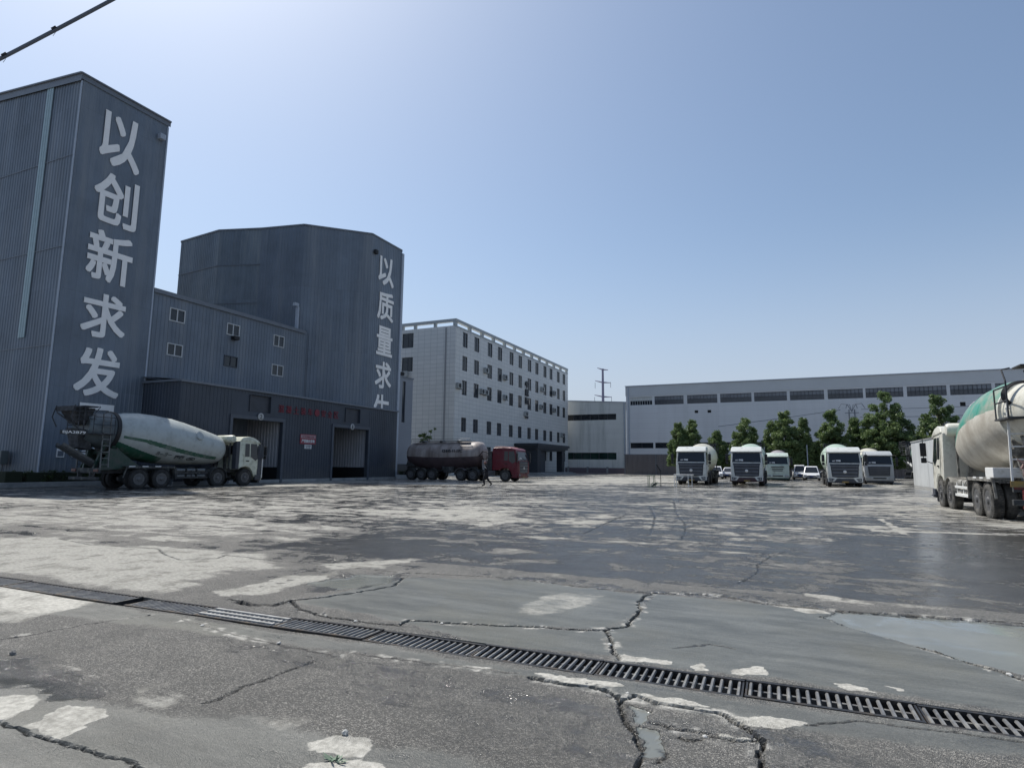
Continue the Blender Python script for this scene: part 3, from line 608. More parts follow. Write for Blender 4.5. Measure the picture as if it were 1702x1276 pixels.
    wetmirror = mth('MULTIPLY', ramp(w, .42, .28), ramp(noise(.7, 5, .6), .30, .5))
    rough = mth('SUBTRACT', rough, mth('MULTIPLY', wetmirror, .16), True)
    L.new(mth('MAXIMUM', rough, .05), b.inputs['Roughness'])
    L.new(mth('ADD', .32, mth('MULTIPLY', mth('SUBTRACT', f_wet, mth('MULTIPLY', f_dry, .3)), .3)), b.inputs['Specular IOR Level'])
    hb = mth('ADD', mth('MULTIPLY', vo.outputs['Distance'], mth('MULTIPLY', mth('SUBTRACT', 1.0, smo), .55)), mth('MULTIPLY', noise(40, 5, .7), .35))
    hb = mth('MULTIPLY', hb, mth('MULTIPLY', inv, mth('SUBTRACT', 1.0, mth('MULTIPLY', f_wet, .75))))
    bp = N.new('ShaderNodeBump'); bp.inputs['Strength'].default_value = .9; bp.inputs['Distance'].default_value = .02
    L.new(hb, bp.inputs['Height'])
    bp2 = N.new('ShaderNodeBump'); bp2.inputs['Strength'].default_value = .35; bp2.inputs['Distance'].default_value = .02
    L.new(mth('MULTIPLY', noise(4, 4, .6), mth('MULTIPLY', inv, mth('SUBTRACT', 1.0, mth('MULTIPLY', f_wet, .9)))), bp2.inputs['Height']); L.new(bp.outputs[0], bp2.inputs['Normal'])
    L.new(bp2.outputs[0], b.inputs['Normal'])
    return m
me.materials.append(ground_material())
ground = bpy.data.objects.new('yard_ground', me); COL.objects.link(ground)
tag(ground, 'wet cracked concrete yard with dried slurry patches and puddles', 'ground', kind='structure')
# ------------------------------------------------------------------ slate clad plant buildings on the left
def plane_x(X): return (0, 1, 0), (0, 0, 1), X
def sign_x(s, par, X, y0, y1, z0, z1, m=LETTER, bold=.020, thick=.03):
    return lettering(s, 'sign_character', m, par, (X, (y0 + y1) / 2, (z0 + z1) / 2), (0, 1, 0), (0, 0, 1), y1 - y0, z1 - z0, thick, bold)

tower = thing('plant_tower', 'tall slate grey ribbed tower with large pale characters down its yard face', 'tower', (-40, 21.1, 0))
def local(o, root): o.location = -Vector(root.location); return o
mb = MB()
corr(mb, (-62, 21.06), (-40, 21.06), 0, 28.4, 26.0, .30, .032)
local(mb.build('ribbed_wall', CLAD, tower), tower)
for z in (8.4, 14.6, 20.6):
    mb = MB(); mb.box(-62, -40.03, 21.0, 21.012, z, z + .05); local(mb.build('sheet_lap', TRIM, tower), tower)
mb = MB(); corr(mb, (-40, 21.1), (-40, 27.0), 0, 26.0, 26.0, .30, .013); corr(mb, (-40, 27.0), (-62, 27.0), 0, 26.0, 28.4, .3, .04); mb.quad((-62, 21.1, 0), (-62, 27, 0), (-62, 27, 28.4), (-62, 21.1, 28.4))
local(mb.build('lettered_wall', CLAD, tower), tower)
mb = MB(); a = 28.4; b_ = 26.0
mb.quad((-62.1, 20.9, a + .06), (-39.9, 20.9, b_ + .06), (-39.9, 27.1, b_ + .06), (-62.1, 27.1, a + .06))
mb.quad((-62.1, 20.93, a - .5), (-39.92, 20.93, b_ - .42), (-39.92, 20.93, b_ + .06), (-62.1, 20.93, a + .06))
mb.quad((-39.93, 20.93, b_ - .3), (-39.93, 27.1, b_ - .3), (-39.93, 27.1, b_ + .06), (-39.93, 20.93, b_ + .06))
mb.bar((-62, 20.9, a + .08), (-39.9, 20.9, b_ + .08), .12, .1); mb.bar((-39.9, 20.9, b_ + .08), (-39.9, 27.1, b_ + .08), .12, .1)
local(mb.build('roof_edge', TRIM, tower), tower)
mb = MB(); mb.box(-40.02, -39.94, 20.98, 21.05, 0, 25.6); mb.box(-40.0, -39.95, 26.9, 27.0, 0, 25.6)
local(mb.build('corner_trim', TRIM_L, tower), tower)
mb = MB(); corr(mb, (-43.75, 20.995), (-43.0, 20.995), 9.1, 26.0, 25.95, .25, .03)
local(mb.build('translucent_strip', SKYL, tower), tower)
for s, y0, y1, z0, z1 in (('以', 22.43, 25.14, 20.95, 24.7), ('创', 22.4, 25.3, 16.95, 20.4), ('新', 22.38, 25.28, 13.05, 16.4), ('求', 22.43, 25.23, 9.35, 12.25), ('发', 22.4, 25.2, 5.55, 8.7), ('展', 22.6, 25.2, 1.7, 5.1)):
    local(sign_x(s, tower, -39.965, y0, y1, z0, z1), tower)
mb = MB(); mb.bbox(-39.95, -39.6, 26.2, 26.62, 24.35, 24.75, .03); mb.bar((-40, 26.4, 24.5), (-39.7, 26.4, 24.5), .08)
local(mb.build('floodlight', TRIM_L, tower), tower)

silo = thing('silo_house', 'wide slate many sided silo building with pale characters near its right edge', 'building', (-36.35, 46, 0))
SP = [(-36.35, 51.3), (-36.35, 46.25), (-40.9, 41.8), (-45.4, 40.9), (-49.7, 39.6), (-55.9, 40.2), (-62, 47), (-62, 58), (-42, 58)]
ZT = 24.0
zt = [ZT] * 9
for i in range(9):
    mb = MB(); p, q = SP[i], SP[(i + 1) % 9]
    corr(mb, p, q, 6.5 if i < 3 else 0, zt[i], zt[(i + 1) % 9], .30, .022 if i in (0, 1, 8) else .035, flip=True)
    local(mb.build('ribbed_wall', CLAD_OLD if i in (3, 4) else CLAD, silo), silo)
mb = MB(); cx_, cy_ = -48, 50
mb.add([(x, y, ZT + .03) for x, y in SP] + [(cx_, cy_, ZT + 1.2)], [(i, (i + 1) % 9, 9) for i in range(9)])
for i in range(9): mb.bar((*SP[i], ZT + .02), (*SP[(i + 1) % 9], ZT + .02), .16, .14)
local(mb.build('roof', TRIM, silo), silo)
for z in (20.4, 16.6, 13.9):
    for i in (3, 4):
        mb = MB()
        p = Vector((*SP[i], z)); q = Vector((*SP[i + 1], z)); n = Vector((-(q - p).y, (q - p).x, 0)).normalized() * -.04
        if n.y > 0: n = -n
        mb.bar(p + n * 1.4, q + n * 1.4, .05, .06); local(mb.build('sheet_lap', TRIM, silo), silo)
mb = MB(); mb.box(-36.42, -36.22, 51.28, 51.62, .0, 23.7)
local(mb.build('corner_trim', TRIM_L, silo), silo)
for s, y0, y1, z0, z1 in (('以', 47.41, 49.97, 19.4, 22.4), ('质', 47.45, 50.1, 15.8, 18.75), ('量', 47.5, 50.12, 12.2, 15.15), ('求', 47.5, 50.12, 8.9, 11.6), ('生', 47.48, 50.0, 5.4, 8.3)):
    local(sign_x(s, silo, -36.31, y0, y1, z0, z1), silo)
mb = MB(); mb.bbox(-36.3, -36.0, 46.5, 46.9, 22.1, 22.5, .03)
local(mb.build('floodlight', BLACK, silo), silo)
mb = MB(); mb.box(-41.0, -40.72, 41.4, 41.6, 12.5, 15.9); mb.box(-40.98, -40.7, 41.0, 41.5, 15.9, 16.2)
local(mb.build('flue_pipe', TRIM_L, silo), silo)

link = thing('connecting_block', 'lower slate block with six small windows joining tower and silo', 'building', (-40.05, 27, 0))
W6 = [(28.34, 29.58, 11.56, 12.54), (28.36, 29.6, 9.05, 9.95), (33.25, 34.49, 11.54, 12.49), (33.21, 34.49, 9.02, 9.89), (38.06, 39.3, 11.51, 12.52), (38.05, 39.38, 8.95, 9.94)]
mb = MB(); holes_wall(mb, lambda u, v, d: (-40.05 - d, u, v), 27.02, 42, 0, 13.55, W6, .12)
# shallow vertical ribs between the openings
for i in range(50):
    y = 27.15 + i * .3
    segs = [(0, 13.5)]
    for (a, b, c, d) in W6:
        if a - .12 < y < b + .06: segs = [(lo, c - .04) if lo < c < hi else (lo, hi) for lo, hi in segs] + [(d + .04, hi) for lo, hi in segs if lo < d < hi]
    segs = sorted(segs)
    for lo, hi in segs:
        if hi - lo > .2 and not any(a - .12 < y < b + .06 and c < (lo + hi) / 2 < d for a, b, c, d in W6): mb.box(-40.05, -40.033, y, y + .07, lo, hi)
local(mb.build('ribbed_wall', CLAD, link), link)
mb = MB(); mb.quad((-39.9, 27.02, 13.6), (-39.9, 42, 13.6), (-50, 42, 14.4), (-50, 27.02, 14.4)); mb.box(-40.02, -39.9, 27.02, 41.7, 13.3, 13.6)
local(mb.build('roof', TRIM, link), link)
for k, (a, b, c, d) in enumerate(W6):
    fm = FRAME_D if k == 3 else FRAME_W; t = .07
    mb = MB(); X0, X1 = -40.1, -39.99
    mb.box(X0, X1, a, a + t, c, d); mb.box(X0, X1, b - t, b, c, d); mb.box(X0, X1, a + t, b - t, c, c + t); mb.box(X0, X1, a + t, b - t, d - t, d); mb.box(X0, X1 - .02, (a + b) / 2 - .04, (a + b) / 2 + .04, c + t, d - t)
    w = local(mb.build('window', fm, link), link)
    mb = MB(); mb.quad((-40.06, a + t, c + t), (-40.06, b - t, c + t), (-40.06, b - t, d - t), (-40.06, a + t, d - t)); mb.build('pane', GLASS_F, w)
mb = MB(); mb.bbox(-40.0, -39.6, 33.7, 34.2, 11.2, 11.5, .03); local(mb.build('floodlight', BLACK, link), link)

bay = thing('loading_bay', 'low dark slate loading bay with two numbered drive in openings', 'building', (-36.2, 26.9, 0))
XB = -36.2; D1 = (41.8, 46.65, 0, 4.65); D2 = (31.1, 35.86, 0, 4.65); S1 = (43.35, 45.4, 5.2, 6.5); S2 = (32.6, 34.6, 5.25, 6.52)
mb = MB(); holes_wall(mb, lambda u, v, d: (XB - d, u, v), 26.9, 51.3, -.05, 6.9, [D1, D2, S1, S2], .28)
for i in range(80):
    y = 27.0 + i * .3
    if any(a - .1 < y < b + .05 for a, b, c, d in (D1, D2)): lo = 6.55
    else: lo = 0
    mb.box(XB, XB + .013, y, y + .08, lo, 6.85)
corr(mb, (-40, 26.9), (XB, 26.9), 0, 6.9, 6.9, .3, .02); corr(mb, (XB, 51.3), (-37.5, 51.3), 0, 6.9, 6.9, .3, .02)
local(mb.build('front_wall', CLAD_DARK, bay), bay)
mb = MB(); mb.quad((XB + .12, 26.78, 6.9), (XB + .12, 51.4, 6.9), (-40.0, 51.4, 7.25), (-40.0, 26.78, 7.25))
mb.box(XB + .02, XB + .14, 26.78, 51.4, 6.76, 6.9); mb.box(-40, XB + .02, 26.76, 26.86, 6.78, 6.93)
local(mb.build('roof', TRIM, bay), bay)
for D in (D1, D2):
    mb = MB(); Xi = XB - 4.5
    corr(mb, (Xi, D[0] - .9), (Xi, D[1] + 2.5), 0, 5.2, 5.2, .32, .05)
    corr(mb, (XB - .3, D[1] + .1), (Xi, D[1] + .1), 1.15, 5.2, 5.2, .32, .05)
    corr(mb, (XB - .3, D[0] - .9), (Xi, D[0] - .9), 0, 5.2, 5.2, .32, .05, flip=True)
    local(mb.build('inner_lining', CLAD_IN, bay), bay)
    mb = MB(); mb.box(Xi, XB - .32, D[0] - .9, D[1] + .12, 5.1, 5.2); local(mb.build('inner_ceiling', BLACKPL, bay), bay)
    mb = MB(); mb.box(Xi - .1, XB - .3, D[1] + .02, D[1] + .3, 0, 1.15); mb.box(Xi + .06, Xi + .12, D[0] - .88, D[1] + .02, 0, 1.15); local(mb.build('plinth', BLACK, bay), bay)
    mb = MB(); mb.box(XB, XB + .1, D[0] - .22, D[0], 0, D[3] + .02); mb.box(XB, XB + .1, D[1], D[1] + .22, 0, D[3] + .02); mb.box(XB, XB + .1, D[0] - .22, D[1] + .22, D[3] + .02, D[3] + .28)
    local(mb.build('door_trim', mat('door trim paint', (.075, .088, .11), .5, var=.15), bay), bay)
for S in (S1, S2):
    mb = MB(); mb.box(XB - .27, XB - .2, S[0], S[1], S[2], S[3]); mb.bar((XB + .04, S[0] - .05, S[2]), (XB + .04, S[0] - .05, S[3]), .08)
    local(mb.build('display_screen', GRILLE, bay), bay)
for num, y, z in (('2', 33.57, 4.93), ('1', 44.2, 4.82)):
    mb = MB(); mb.lathe([(0, .27), (.04, .27), (.05, .24)], (XB + .1, y, z), (1, 0, 0), 28)
    d = local(mb.build('number_disc', mat('dull disc', (.40, .41, .41), .6), bay, smooth=True), bay)
    lettering(num, 'numeral', LETTER_K, d, (XB + .152, y, z), (0, 1, 0), (0, 0, 1), .2 if num == '2' else .13, .34, .012, 0)
for i, s in enumerate('混凝土装车●安全区'):
    y0 = 35.35 + i * .80
    z = 5.72 + .0 * i
    local(sign_x(s, bay, XB + .02, y0, y0 + .58, z - .30, z + .30, RED, .01, .03), bay)
mb = MB(); mb.box(XB + .0, XB + .05, 26.8, 51.4, 0, .22); local(mb.build('base_kerb', CONC, bay), bay)

sg = thing('warning_sign', 'red and white warning sign on the bay wall between the two openings', 'sign', (XB + .02, 38.73, 3.0))
mb = MB(); mb.box(0, .04, -.9, .9, .05, .85); mb.build('red_board', RED_SIGN, sg)
mb = MB(); mb.box(.04, .046, -.84, .84, .54, .78); mb.build('white_band', mat('faded band', (.40, .30, .32), .6), sg)
lettering('严禁烟火重地', 'sign_lettering', PAPER, sg, (.045, 0, .30), (0, 1, 0), (0, 0, 1), 1.5, .28, .01, .01)
lettering('生产区域闲人免进', 'sign_lettering', RED_SIGN, sg, (.05, 0, .66), (0, 1, 0), (0, 0, 1), 1.4, .13, .008, .005)
sg = thing('notice_plate', 'small white notice plate just below the red warning sign', 'sign', (XB + .02, 38.77, 2.84))
mb = MB(); mb.box(0, .03, -.4, .4, -.17, .17); mb.build('plate', PAPER, sg)
lettering('必须佩戴', 'sign_lettering', LETTER_K, sg, (.032, 0, .07), (0, 1, 0), (0, 0, 1), .6, .1, .006); lettering('安全帽', 'sign_lettering', LETTER_K, sg, (.032, 0, -.07), (0, 1, 0), (0, 0, 1), .5, .1, .006)
sg = thing('notice_plate', 'small square notice board low on the tower behind the mixer chute', 'sign', (-39.96, 22.1, 1.95))
mb = MB(); mb.box(0, .03, -.22, .22, -.26, .26); mb.build('plate', LETTER, sg)
mb = MB(); mb.box(.03, .036, -.17, .17, -.2, .12); mb.build('print_panel', TRIM, sg)
bx = thing('junction_box', 'small dark electrical box on two legs before the ribbed tower wall', 'cabinet', (-43.25, 20.6, 0))
mb = MB(); mb.bbox(-.5, .5, -.2, .2, 1.25, 2.05, .03); mb.build('cabinet', mat('dull green grey paint', (.11, .13, .13), .5, var=.1), bx)
mb = MB(); mb.bar((-.35, 0, 0), (-.35, 0, 1.25), .06); mb.bar((.35, 0, 0), (.35, 0, 1.25), .06); mb.build('stand', STEEL, bx)

# narrow stair tower beside the silo
st = thing('stair_tower', 'narrow plain slate stair tower with one tall dark slit window', 'tower', (-43.0, 62, 0))
mb = MB(); holes_wall(mb, lambda u, v, d: (-43.0 - d, u, v), 59.0, 64.1, 0, 12.15, [(61.85, 62.5, 6.6, 11.7)], .2)
mb.quad((-47, 59, 0), (-43, 59, 0), (-43, 59, 12.15), (-47, 59, 12.15)); mb.quad((-43, 64.1, 0), (-47, 64.1, 0), (-47, 64.1, 12.15), (-43, 64.1, 12.15)); mb.quad((-47, 64.1, 0), (-47, 59, 0), (-47, 59, 12.15), (-47, 64.1, 12.15)); mb.quad((-47, 59, 12.15), (-43, 59, 12.15), (-43, 64.1, 12.15), (-47, 64.1, 12.15))
local(mb.build('wall', mat('plain slate sheet', (.21, .235, .275), .5, var=.08, vscale=.4), st), st)
mb = MB(); mb.quad((-43.12, 61.85, 6.6), (-43.12, 62.5, 6.6), (-43.12, 62.5, 11.7), (-43.12, 61.85, 11.7)); local(mb.build('slit_window', GLASS_F, st), st)
mb = MB(); mb.box(-47.1, -42.92, 58.92, 64.2, 12.15, 12.32); local(mb.build('cap', TRIM, st), st)
mb = MB(); mb.box(-43, -42.94, 59, 64.12, 0, 1.5); local(mb.build('plinth', BLACKPL, st), st)

# ------------------------------------------------------------------ office block
def tile_mat():
    m = bpy.data.materials.new('white wall tile'); m.use_nodes = True; N = m.node_tree.nodes; L = m.node_tree.links; b = N['Principled BSDF']; b.inputs['Roughness'].default_value = .45
    tc = N.new('ShaderNodeTexCoord'); sx = N.new('ShaderNodeSeparateXYZ'); L.new(tc.outputs['Object'], sx.inputs[0])
    ad = N.new('ShaderNodeMath'); L.new(sx.outputs[0], ad.inputs[0]); L.new(sx.outputs[1], ad.inputs[1]); cb = N.new('ShaderNodeCombineXYZ'); L.new(ad.outputs[0], cb.inputs[0]); L.new(sx.outputs[2], cb.inputs[1])
    br = N.new('ShaderNodeTexBrick'); br.offset = 0; br.inputs['Scale'].default_value = 1; br.inputs['Brick Width'].default_value = 1.1; br.inputs['Row Height'].default_value = .62; br.inputs['Mortar Size'].default_value = .022
    br.inputs['Color1'].default_value = (.59, .60, .595, 1); br.inputs['Color2'].default_value = (.64, .645, .635, 1); br.inputs['Mortar'].default_value = (.33, .35, .355, 1)
    L.new(cb.outputs[0], br.inputs['Vector'])
    nz = N.new('ShaderNodeTexNoise'); nz.inputs['Scale'].default_value = .35; nz.inputs['Detail'].default_value = 6; L.new(tc.outputs['Object'], nz.inputs['Vector'])
    mr = N.new('ShaderNodeMapRange'); mr.inputs[1].default_value = .35; mr.inputs[2].default_value = .75; mr.inputs[4].default_value = .3; L.new(nz.outputs['Fac'], mr.inputs[0])
    mx = N.new('ShaderNodeMix'); mx.data_type = 'RGBA'; mx.inputs[7].default_value = (.48, .50, .475, 1); L.new(br.outputs['Color'], mx.inputs[6]); L.new(mr.outputs[0], mx.inputs[0]); L.new(mx.outputs[2], b.inputs['Base Color'])
    return m
TILE = tile_mat()
OX, OY0, OY1 = -43.0, 74.7, 124.2
office = thing('office_block', 'white tiled five storey office block with open roof parapet', 'building', (OX, OY0, 0))
COLS = [(76.84, 78.35), (80.53, 82.15), (85.08, 86.75), (88.81, 90.5), (93.5, 95.17), (97.35, 98.95), (101.6, 103.3), (105.3, 106.95), (109.55, 111.2), (112.97, 114.6), (117.3, 118.9), (120.8, 122.4)]
ROWS = [(18.81, 21.05), (15.27, 17.48), (11.67, 13.83), (6.29, 8.36), (2.4, 4.3)]
CAN = (98.5, 121.5)
rects = [(a, b, c, d) for c, d in ROWS for a, b in COLS]
mb = MB(); holes_wall(mb, lambda u, v, d: (OX - d, u, v), OY0, OY1, -.1, 21.6, rects, .22)
LW = [(-52.26, -50.27, 18.82, 21.04), (-52.21, -50.27, 15.23, 17.38)]
holes_wall(mb, lambda u, v, d: (u, OY0 + d, v), -60, OX, -.1, 21.6, LW, .22)
mb.quad((OX, OY1, -.1), (-60, OY1, -.1), (-60, OY1, 21.6), (OX, OY1, 21.6)); mb.quad((-60, OY0, -.1), (-60, OY1, -.1), (-60, OY1, 21.6), (-60, OY0, 21.6)); mb.quad((-60, OY0, 21.6), (OX, OY0, 21.6), (OX, OY1, 21.6), (-60, OY1, 21.6))
local(mb.build('wall', TILE, office), office)
mb = MB(); mb.box(OX - .5, OX + .05, OY0 - .05, OY1 + .05, 22.18, 22.62); mb.box(-60, OX - .5, OY0 - .05, OY0 + .45, 22.18, 22.62)
ys = [74.9, 79.26, 83.4, 87.5, 91.8, 96, 100, 104, 107.9, 112, 116, 120, 123.95]
for y in ys: mb.box(OX - .42, OX - .02, y - .3, y + .3, 21.6, 22.18)
for x in (-46.6, -50.1, -52.35, -55.5, -59): mb.box(x - .2, x + .2, OY0 + .02, OY0 + .4, 21.6, 22.18)
mb.box(OX - .05, OX + .04, OY0 - .04, OY1, 21.35, 21.6)
local(mb.build('parapet_frame', mat('parapet paint', (.36, .39, .40), .55, var=.08), office), office)
mb = MB(); mb.box(-44.75, -44.5, OY0 - .06, OY0, 0, 21.4); local(mb.build('rainwater_pipe', mat('grey pipe', (.27, .28, .29), .5), office), office)
def office_window(a, b, c, d, variant):
    """frame with a mullion, a transom and panes; local to the opening's lower corner, facing +x"""
    w, h = b - a, d - c; t = .07; mb = MB()
    for bx_ in ((0, t, 0, h), (w - t, w, 0, h), (t, w - t, 0, t), (t, w - t, h - t, h), (w * .5 - .04, w * .5 + .04, t, h - t), (t, w * .5 - .04, h * .68, h * .68 + .06)):
        mb.box(-.16, -.08, bx_[0], bx_[1], bx_[2], bx_[3])
    f = mb.build('window', FRAME_D, office)
    mb = MB(); mb.quad((-.13, t, t), (-.13, w - t, t), (-.13, w - t, h - t), (-.13, t, h - t)); p = mb.build('pane', GLASS_F if variant else GLASS_B, f)
    return f
protos = {}
rw = random.Random(3)
for ri, (c, d) in enumerate(ROWS):
    for ci, (a, b) in enumerate(COLS):
        v = rw.random() < .6; key = (ri, v)
        if key not in protos: protos[key] = w = office_window(0, 1.63, c, d, v)
        else: w = copy_tree(protos[key], office)
        w.location = (0, a - OY0, c); w.scale = (1, (b - a) / 1.63, 1)
for (a, b, c, d) in LW:
    w = copy_tree(protos[(0, True)] if (0, True) in protos else protos[(0, False)], office)
    w.rotation_euler = (0, 0, R(-90)); w.location = (a - OX, 0, c); w.scale = (1, (b - a) / 1.63, (d - c) / 2.24)
for i, (s, z) in enumerate((('中', 16.2), ('鼎', 14.7), ('新', 13.2), ('材', 10.6))):
    local(lettering(s, 'sign_character', LETTER_K, office, (OX + .06, 101.0, z), (0, 1, 0), (0, 0, 1), 1.5, 1.3, .12, .02), office)

canopy = thing('entrance_canopy', 'dark entrance canopy on thick columns before the white office block', 'canopy', (OX + .05, 110, 0))
mb = MB(); mb.box(.02, 4.3, -14.0, 1.6, 4.45, 5.3); mb.box(.02, 4.5, -14.4, 2.0, 4.85, 5.25); mb.box(.02, 3.9, -13.6, 1.2, 4.15, 4.45); mb.build('roof_slab', BLACKPL, canopy)
for y in (-13.4, -1.0):
    mb = MB(); mb.box(2.9, 4.0, y, y + 1.4, 0, 4.15); mb.build('column', BLACKPL, canopy)
mb = MB(); mb.box(.02, 2.9, -13.3, -7.0, 0, 4.15); mb.build('side_wall', BLACKPL, canopy)
mb = MB()
for k in range(9): mb.box(2.9, 2.96, -12.0 + k * .6, -11.92 + k * .6, .3, 3.6)
mb.build('door_bars', TRIM, canopy)
mb = MB(); mb.box(.05, 5.6, -15, 2.5, 0, .16); mb.box(.05, 5.1, -14.6, 2, .16, .3); mb.build('steps', CONC, canopy)

def ac_unit():
    t = thing('air_conditioner', None, None)
    mb = MB(); mb.bbox(0, .36, -.45, .45, 0, .66, .025); mb.build('casing', mat('aged casing', (.34, .36, .36), .5, var=.1), t)
    mb = MB(); mb.lathe([(0, .26), (.02, .26), (.022, .06), (.03, .05)], (.36, -.1, .33), (1, 0, 0), 22); mb.build('fan_grille', BLACK, t)
    mb = MB(); mb.bar((0, -.35, -.03), (.4, -.35, -.03), .05); mb.bar((0, .35, -.03), (.4, .35, -.03), .05); mb.build('bracket', STEEL, t)
    return t
ac0 = ac_unit(); first = True
ACS = [(84.2, 15.9), (91.4, 15.8), (75.6, 12.4), (83.0, 12.4), (84.25, 12.4), (91.5, 12.4), (108.5, 15.8), (115.1, 15.8), (107.9, 12.3), (115.1, 12.3), (119.9, 7.5), (100.4, 10.3)]
for y, z in ACS:
    o = ac0 if first else copy_tree(ac0); first = False
    o.location = (OX + .02, y, z); o.scale = (1.25, 1.25, 1.25)
    tag(o, 'air conditioner unit bolted to the yard side of the white office between windows', 'air conditioner', 'air conditioners along the office yard front')
o = copy_tree(ac0); o.location = (-51.6, OY0 - .02, 14.4); o.rotation_euler = (0, 0, R(-90)); o.scale = (1.3, 1.5, 1.3)
tag(o, 'white air conditioner under the window on the office end wall, above the stair tower', 'air conditioner')

# ------------------------------------------------------------------ warehouses at the far side
wh = thing('warehouse', 'long grey warehouse with a high ribbon of windows across the far side', 'warehouse', (-30, 126, 0))
YW = 126
PI_ = [(-29.7, -25.1), (-24.6, -18.7), (-18.0, -12.15), (-11.6, -5.78), (-5.3, .53), (1.05, 6.87), (7.47, 13.2), (13.6, 19.45), (20, 25.85), (26.35, 32.2), (32.7, 38.5), (39.1, 45), (45.6, 51.5)]
LO_ = [(-29.8, -25.05), (-24.65, -18.7), (-18, -12.15), (-11.6, -5.8), (-5.3, .5), (1.05, 6.9), (7.5, 13.2), (13.6, 19.5), (20, 25.9)]
VENT = [(-16.6, -15.9, 12.3, 12.85), (-14.1, -13.4, 12.3, 12.85), (27.6, 28.4, 12.3, 13.0)]
hi_r = [(a, b, 14.25, 16.0) for a, b in PI_]; lo_r = [(a, b, 5.25, 6.4) for a, b in LO_]
mb = MB(); holes_wall(mb, lambda u, v, d: (u, YW + d, v), -30.6, 56, -.2, 18.4, hi_r + lo_r + VENT, .3)
mb.quad((-30.6, YW, 0), (-30.6, 170, 0), (-30.6, 170, 18.4), (-30.6, YW, 18.4)); mb.quad((56, YW, 0), (56, 170, 0), (56, 170, 18.4), (56, YW, 18.4))
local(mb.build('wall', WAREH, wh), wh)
mb = MB(); mb.box(-30.7, 56.1, YW - .05, YW - .005, 16.25, 18.42); local(mb.build('fascia', FASCIA, wh), wh)
mb = MB(); mb.quad((-30.8, YW - .2, 18.44), (56.2, YW - .2, 18.44), (56.2, 148, 19.4), (-30.8, 148, 19.4)); mb.box(-30.8, 56.2, YW - .2, YW - .05, 18.3, 18.44); local(mb.build('roof', TRIM_L, wh), wh)
mb = MB(); mb.tube([(-30.0, YW - .12, 0), (-30.0, YW - .12, 18)], .11); local(mb.build('rainwater_pipe', TRIM_L, wh), wh)
def strip_window(w, h, n, blank=False):
    mb = MB(); mb.quad((0, .16, 0), (w, .16, 0), (w, .16, h), (0, .16, h)); return mb
for k, (a, b, c, d) in enumerate(hi_r):
    mb = MB(); w, h = b - a, d - c
    n = 9
    for i in range(1, n): mb.box(w * i / n - .035, w * i / n + .035, .10, .15, 0, h)
    mb.box(0, w, .09, .15, 0, .07); mb.box(0, w, .09, .15, h - .07, h); mb.box(0, w, .10, .15, h * .52, h * .52 + .06)
    f = mb.build('ribbon_window', FRAME_D if k else FRAME_W, wh); f.location = (a + 30, 0, c)
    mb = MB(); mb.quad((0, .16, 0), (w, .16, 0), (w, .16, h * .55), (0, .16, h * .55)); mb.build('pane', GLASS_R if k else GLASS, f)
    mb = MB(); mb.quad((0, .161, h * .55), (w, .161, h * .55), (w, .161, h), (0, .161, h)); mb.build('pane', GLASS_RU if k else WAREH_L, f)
for k, (a, b, c, d) in enumerate(lo_r):
    mb = MB(); w, h = b - a, d - c
    mb.box(0, w, .09, .15, 0, .06); mb.box(0, w, .09, .15, h - .06, h); mb.box(w / 2 - .03, w / 2 + .03, .1, .15, 0, h)
    if k == 1: mb.bar((.6, .12, h), (2.4, .12, 0), .05)
    f = mb.build('low_window', FRAME_D, wh); f.location = (a + 30, 0, c)
    mb = MB(); mb.quad((0, .16, 0), (w, .16, 0), (w, .16, h), (0, .16, h)); mb.build('pane', GLASS, f)
for a, b, c, d in VENT:
    mb = MB(); mb.box(a, b, YW + .15, YW + .2, c, d)
    for i in range(4): mb.box(a, b, YW + .05, YW + .15, c + .05 + i * (d - c) / 4, c + .08 + i * (d - c) / 4)
    local(mb.build('vent', BLACK, wh), wh)

wing = thing('gabled_warehouse', 'pale rain streaked warehouse with sloping roof line right of the office', 'warehouse', (-37, 126, 0))
mb = MB(); x0, x1 = -54, -30.65; YG = 126.0
gz = lambda x: 15.1 + (16.45 - 15.1) * (-31 - x) / 12.0 if x > -54 else 16.4
R1 = (-52, -32.8, 11.35, 12.62); R2 = (-52, -32.85, 2.9, 4.35)
holes_wall(mb, lambda u, v, d: (u, YG + .05 + d, v), x0, x1, -.2, 14.9, [R1, R2], .25)
mb.add([(x0, YG + .05, 14.9), (x1, YG + .05, 14.9), (x1, YG + .05, gz(x1)), (x0, YG + .05, gz(x0))], [(0, 1, 2, 3)])
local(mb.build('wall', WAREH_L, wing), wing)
mb = MB(); mb.quad((x0, YG - .1, gz(x0) + .03), (x1, YG - .1, gz(x1) + .03), (x1, 150, gz(x1) + .03), (x0, 150, gz(x0) + .03)); mb.bar((x0, YG - .02, gz(x0) - .04), (x1, YG - .02, gz(x1) - .04), .12, .16); local(mb.build('roof', TRIM_L, wing), wing)
for k, (a, b, c, d) in enumerate((R1, R2)):
    mb = MB()
    for i in range(1, 10):
        u = a + (b - a) * i / 10; mb.box(u - .05, u + .05, YG + .1, YG + .2, c, d)
    f = local(mb.build('ribbon_window', FRAME_D, wing), wing)
    mb = MB(); mb.quad((a, YG + .22, c), (b, YG + .22, c), (b, YG + .22, d), (a, YG + .22, d)); mb.build('pane', mat('green tinted glass', (.018, .040, .034), .1, var=.5, vscale=.6) if k else GLASS, f)
mb = MB(); mb.tube([(-31.0, YG - .1, 0), (-31.0, YG - .1, 15.0)], .12); local(mb.build('rainwater_pipe', TRIM_L, wing), wing)

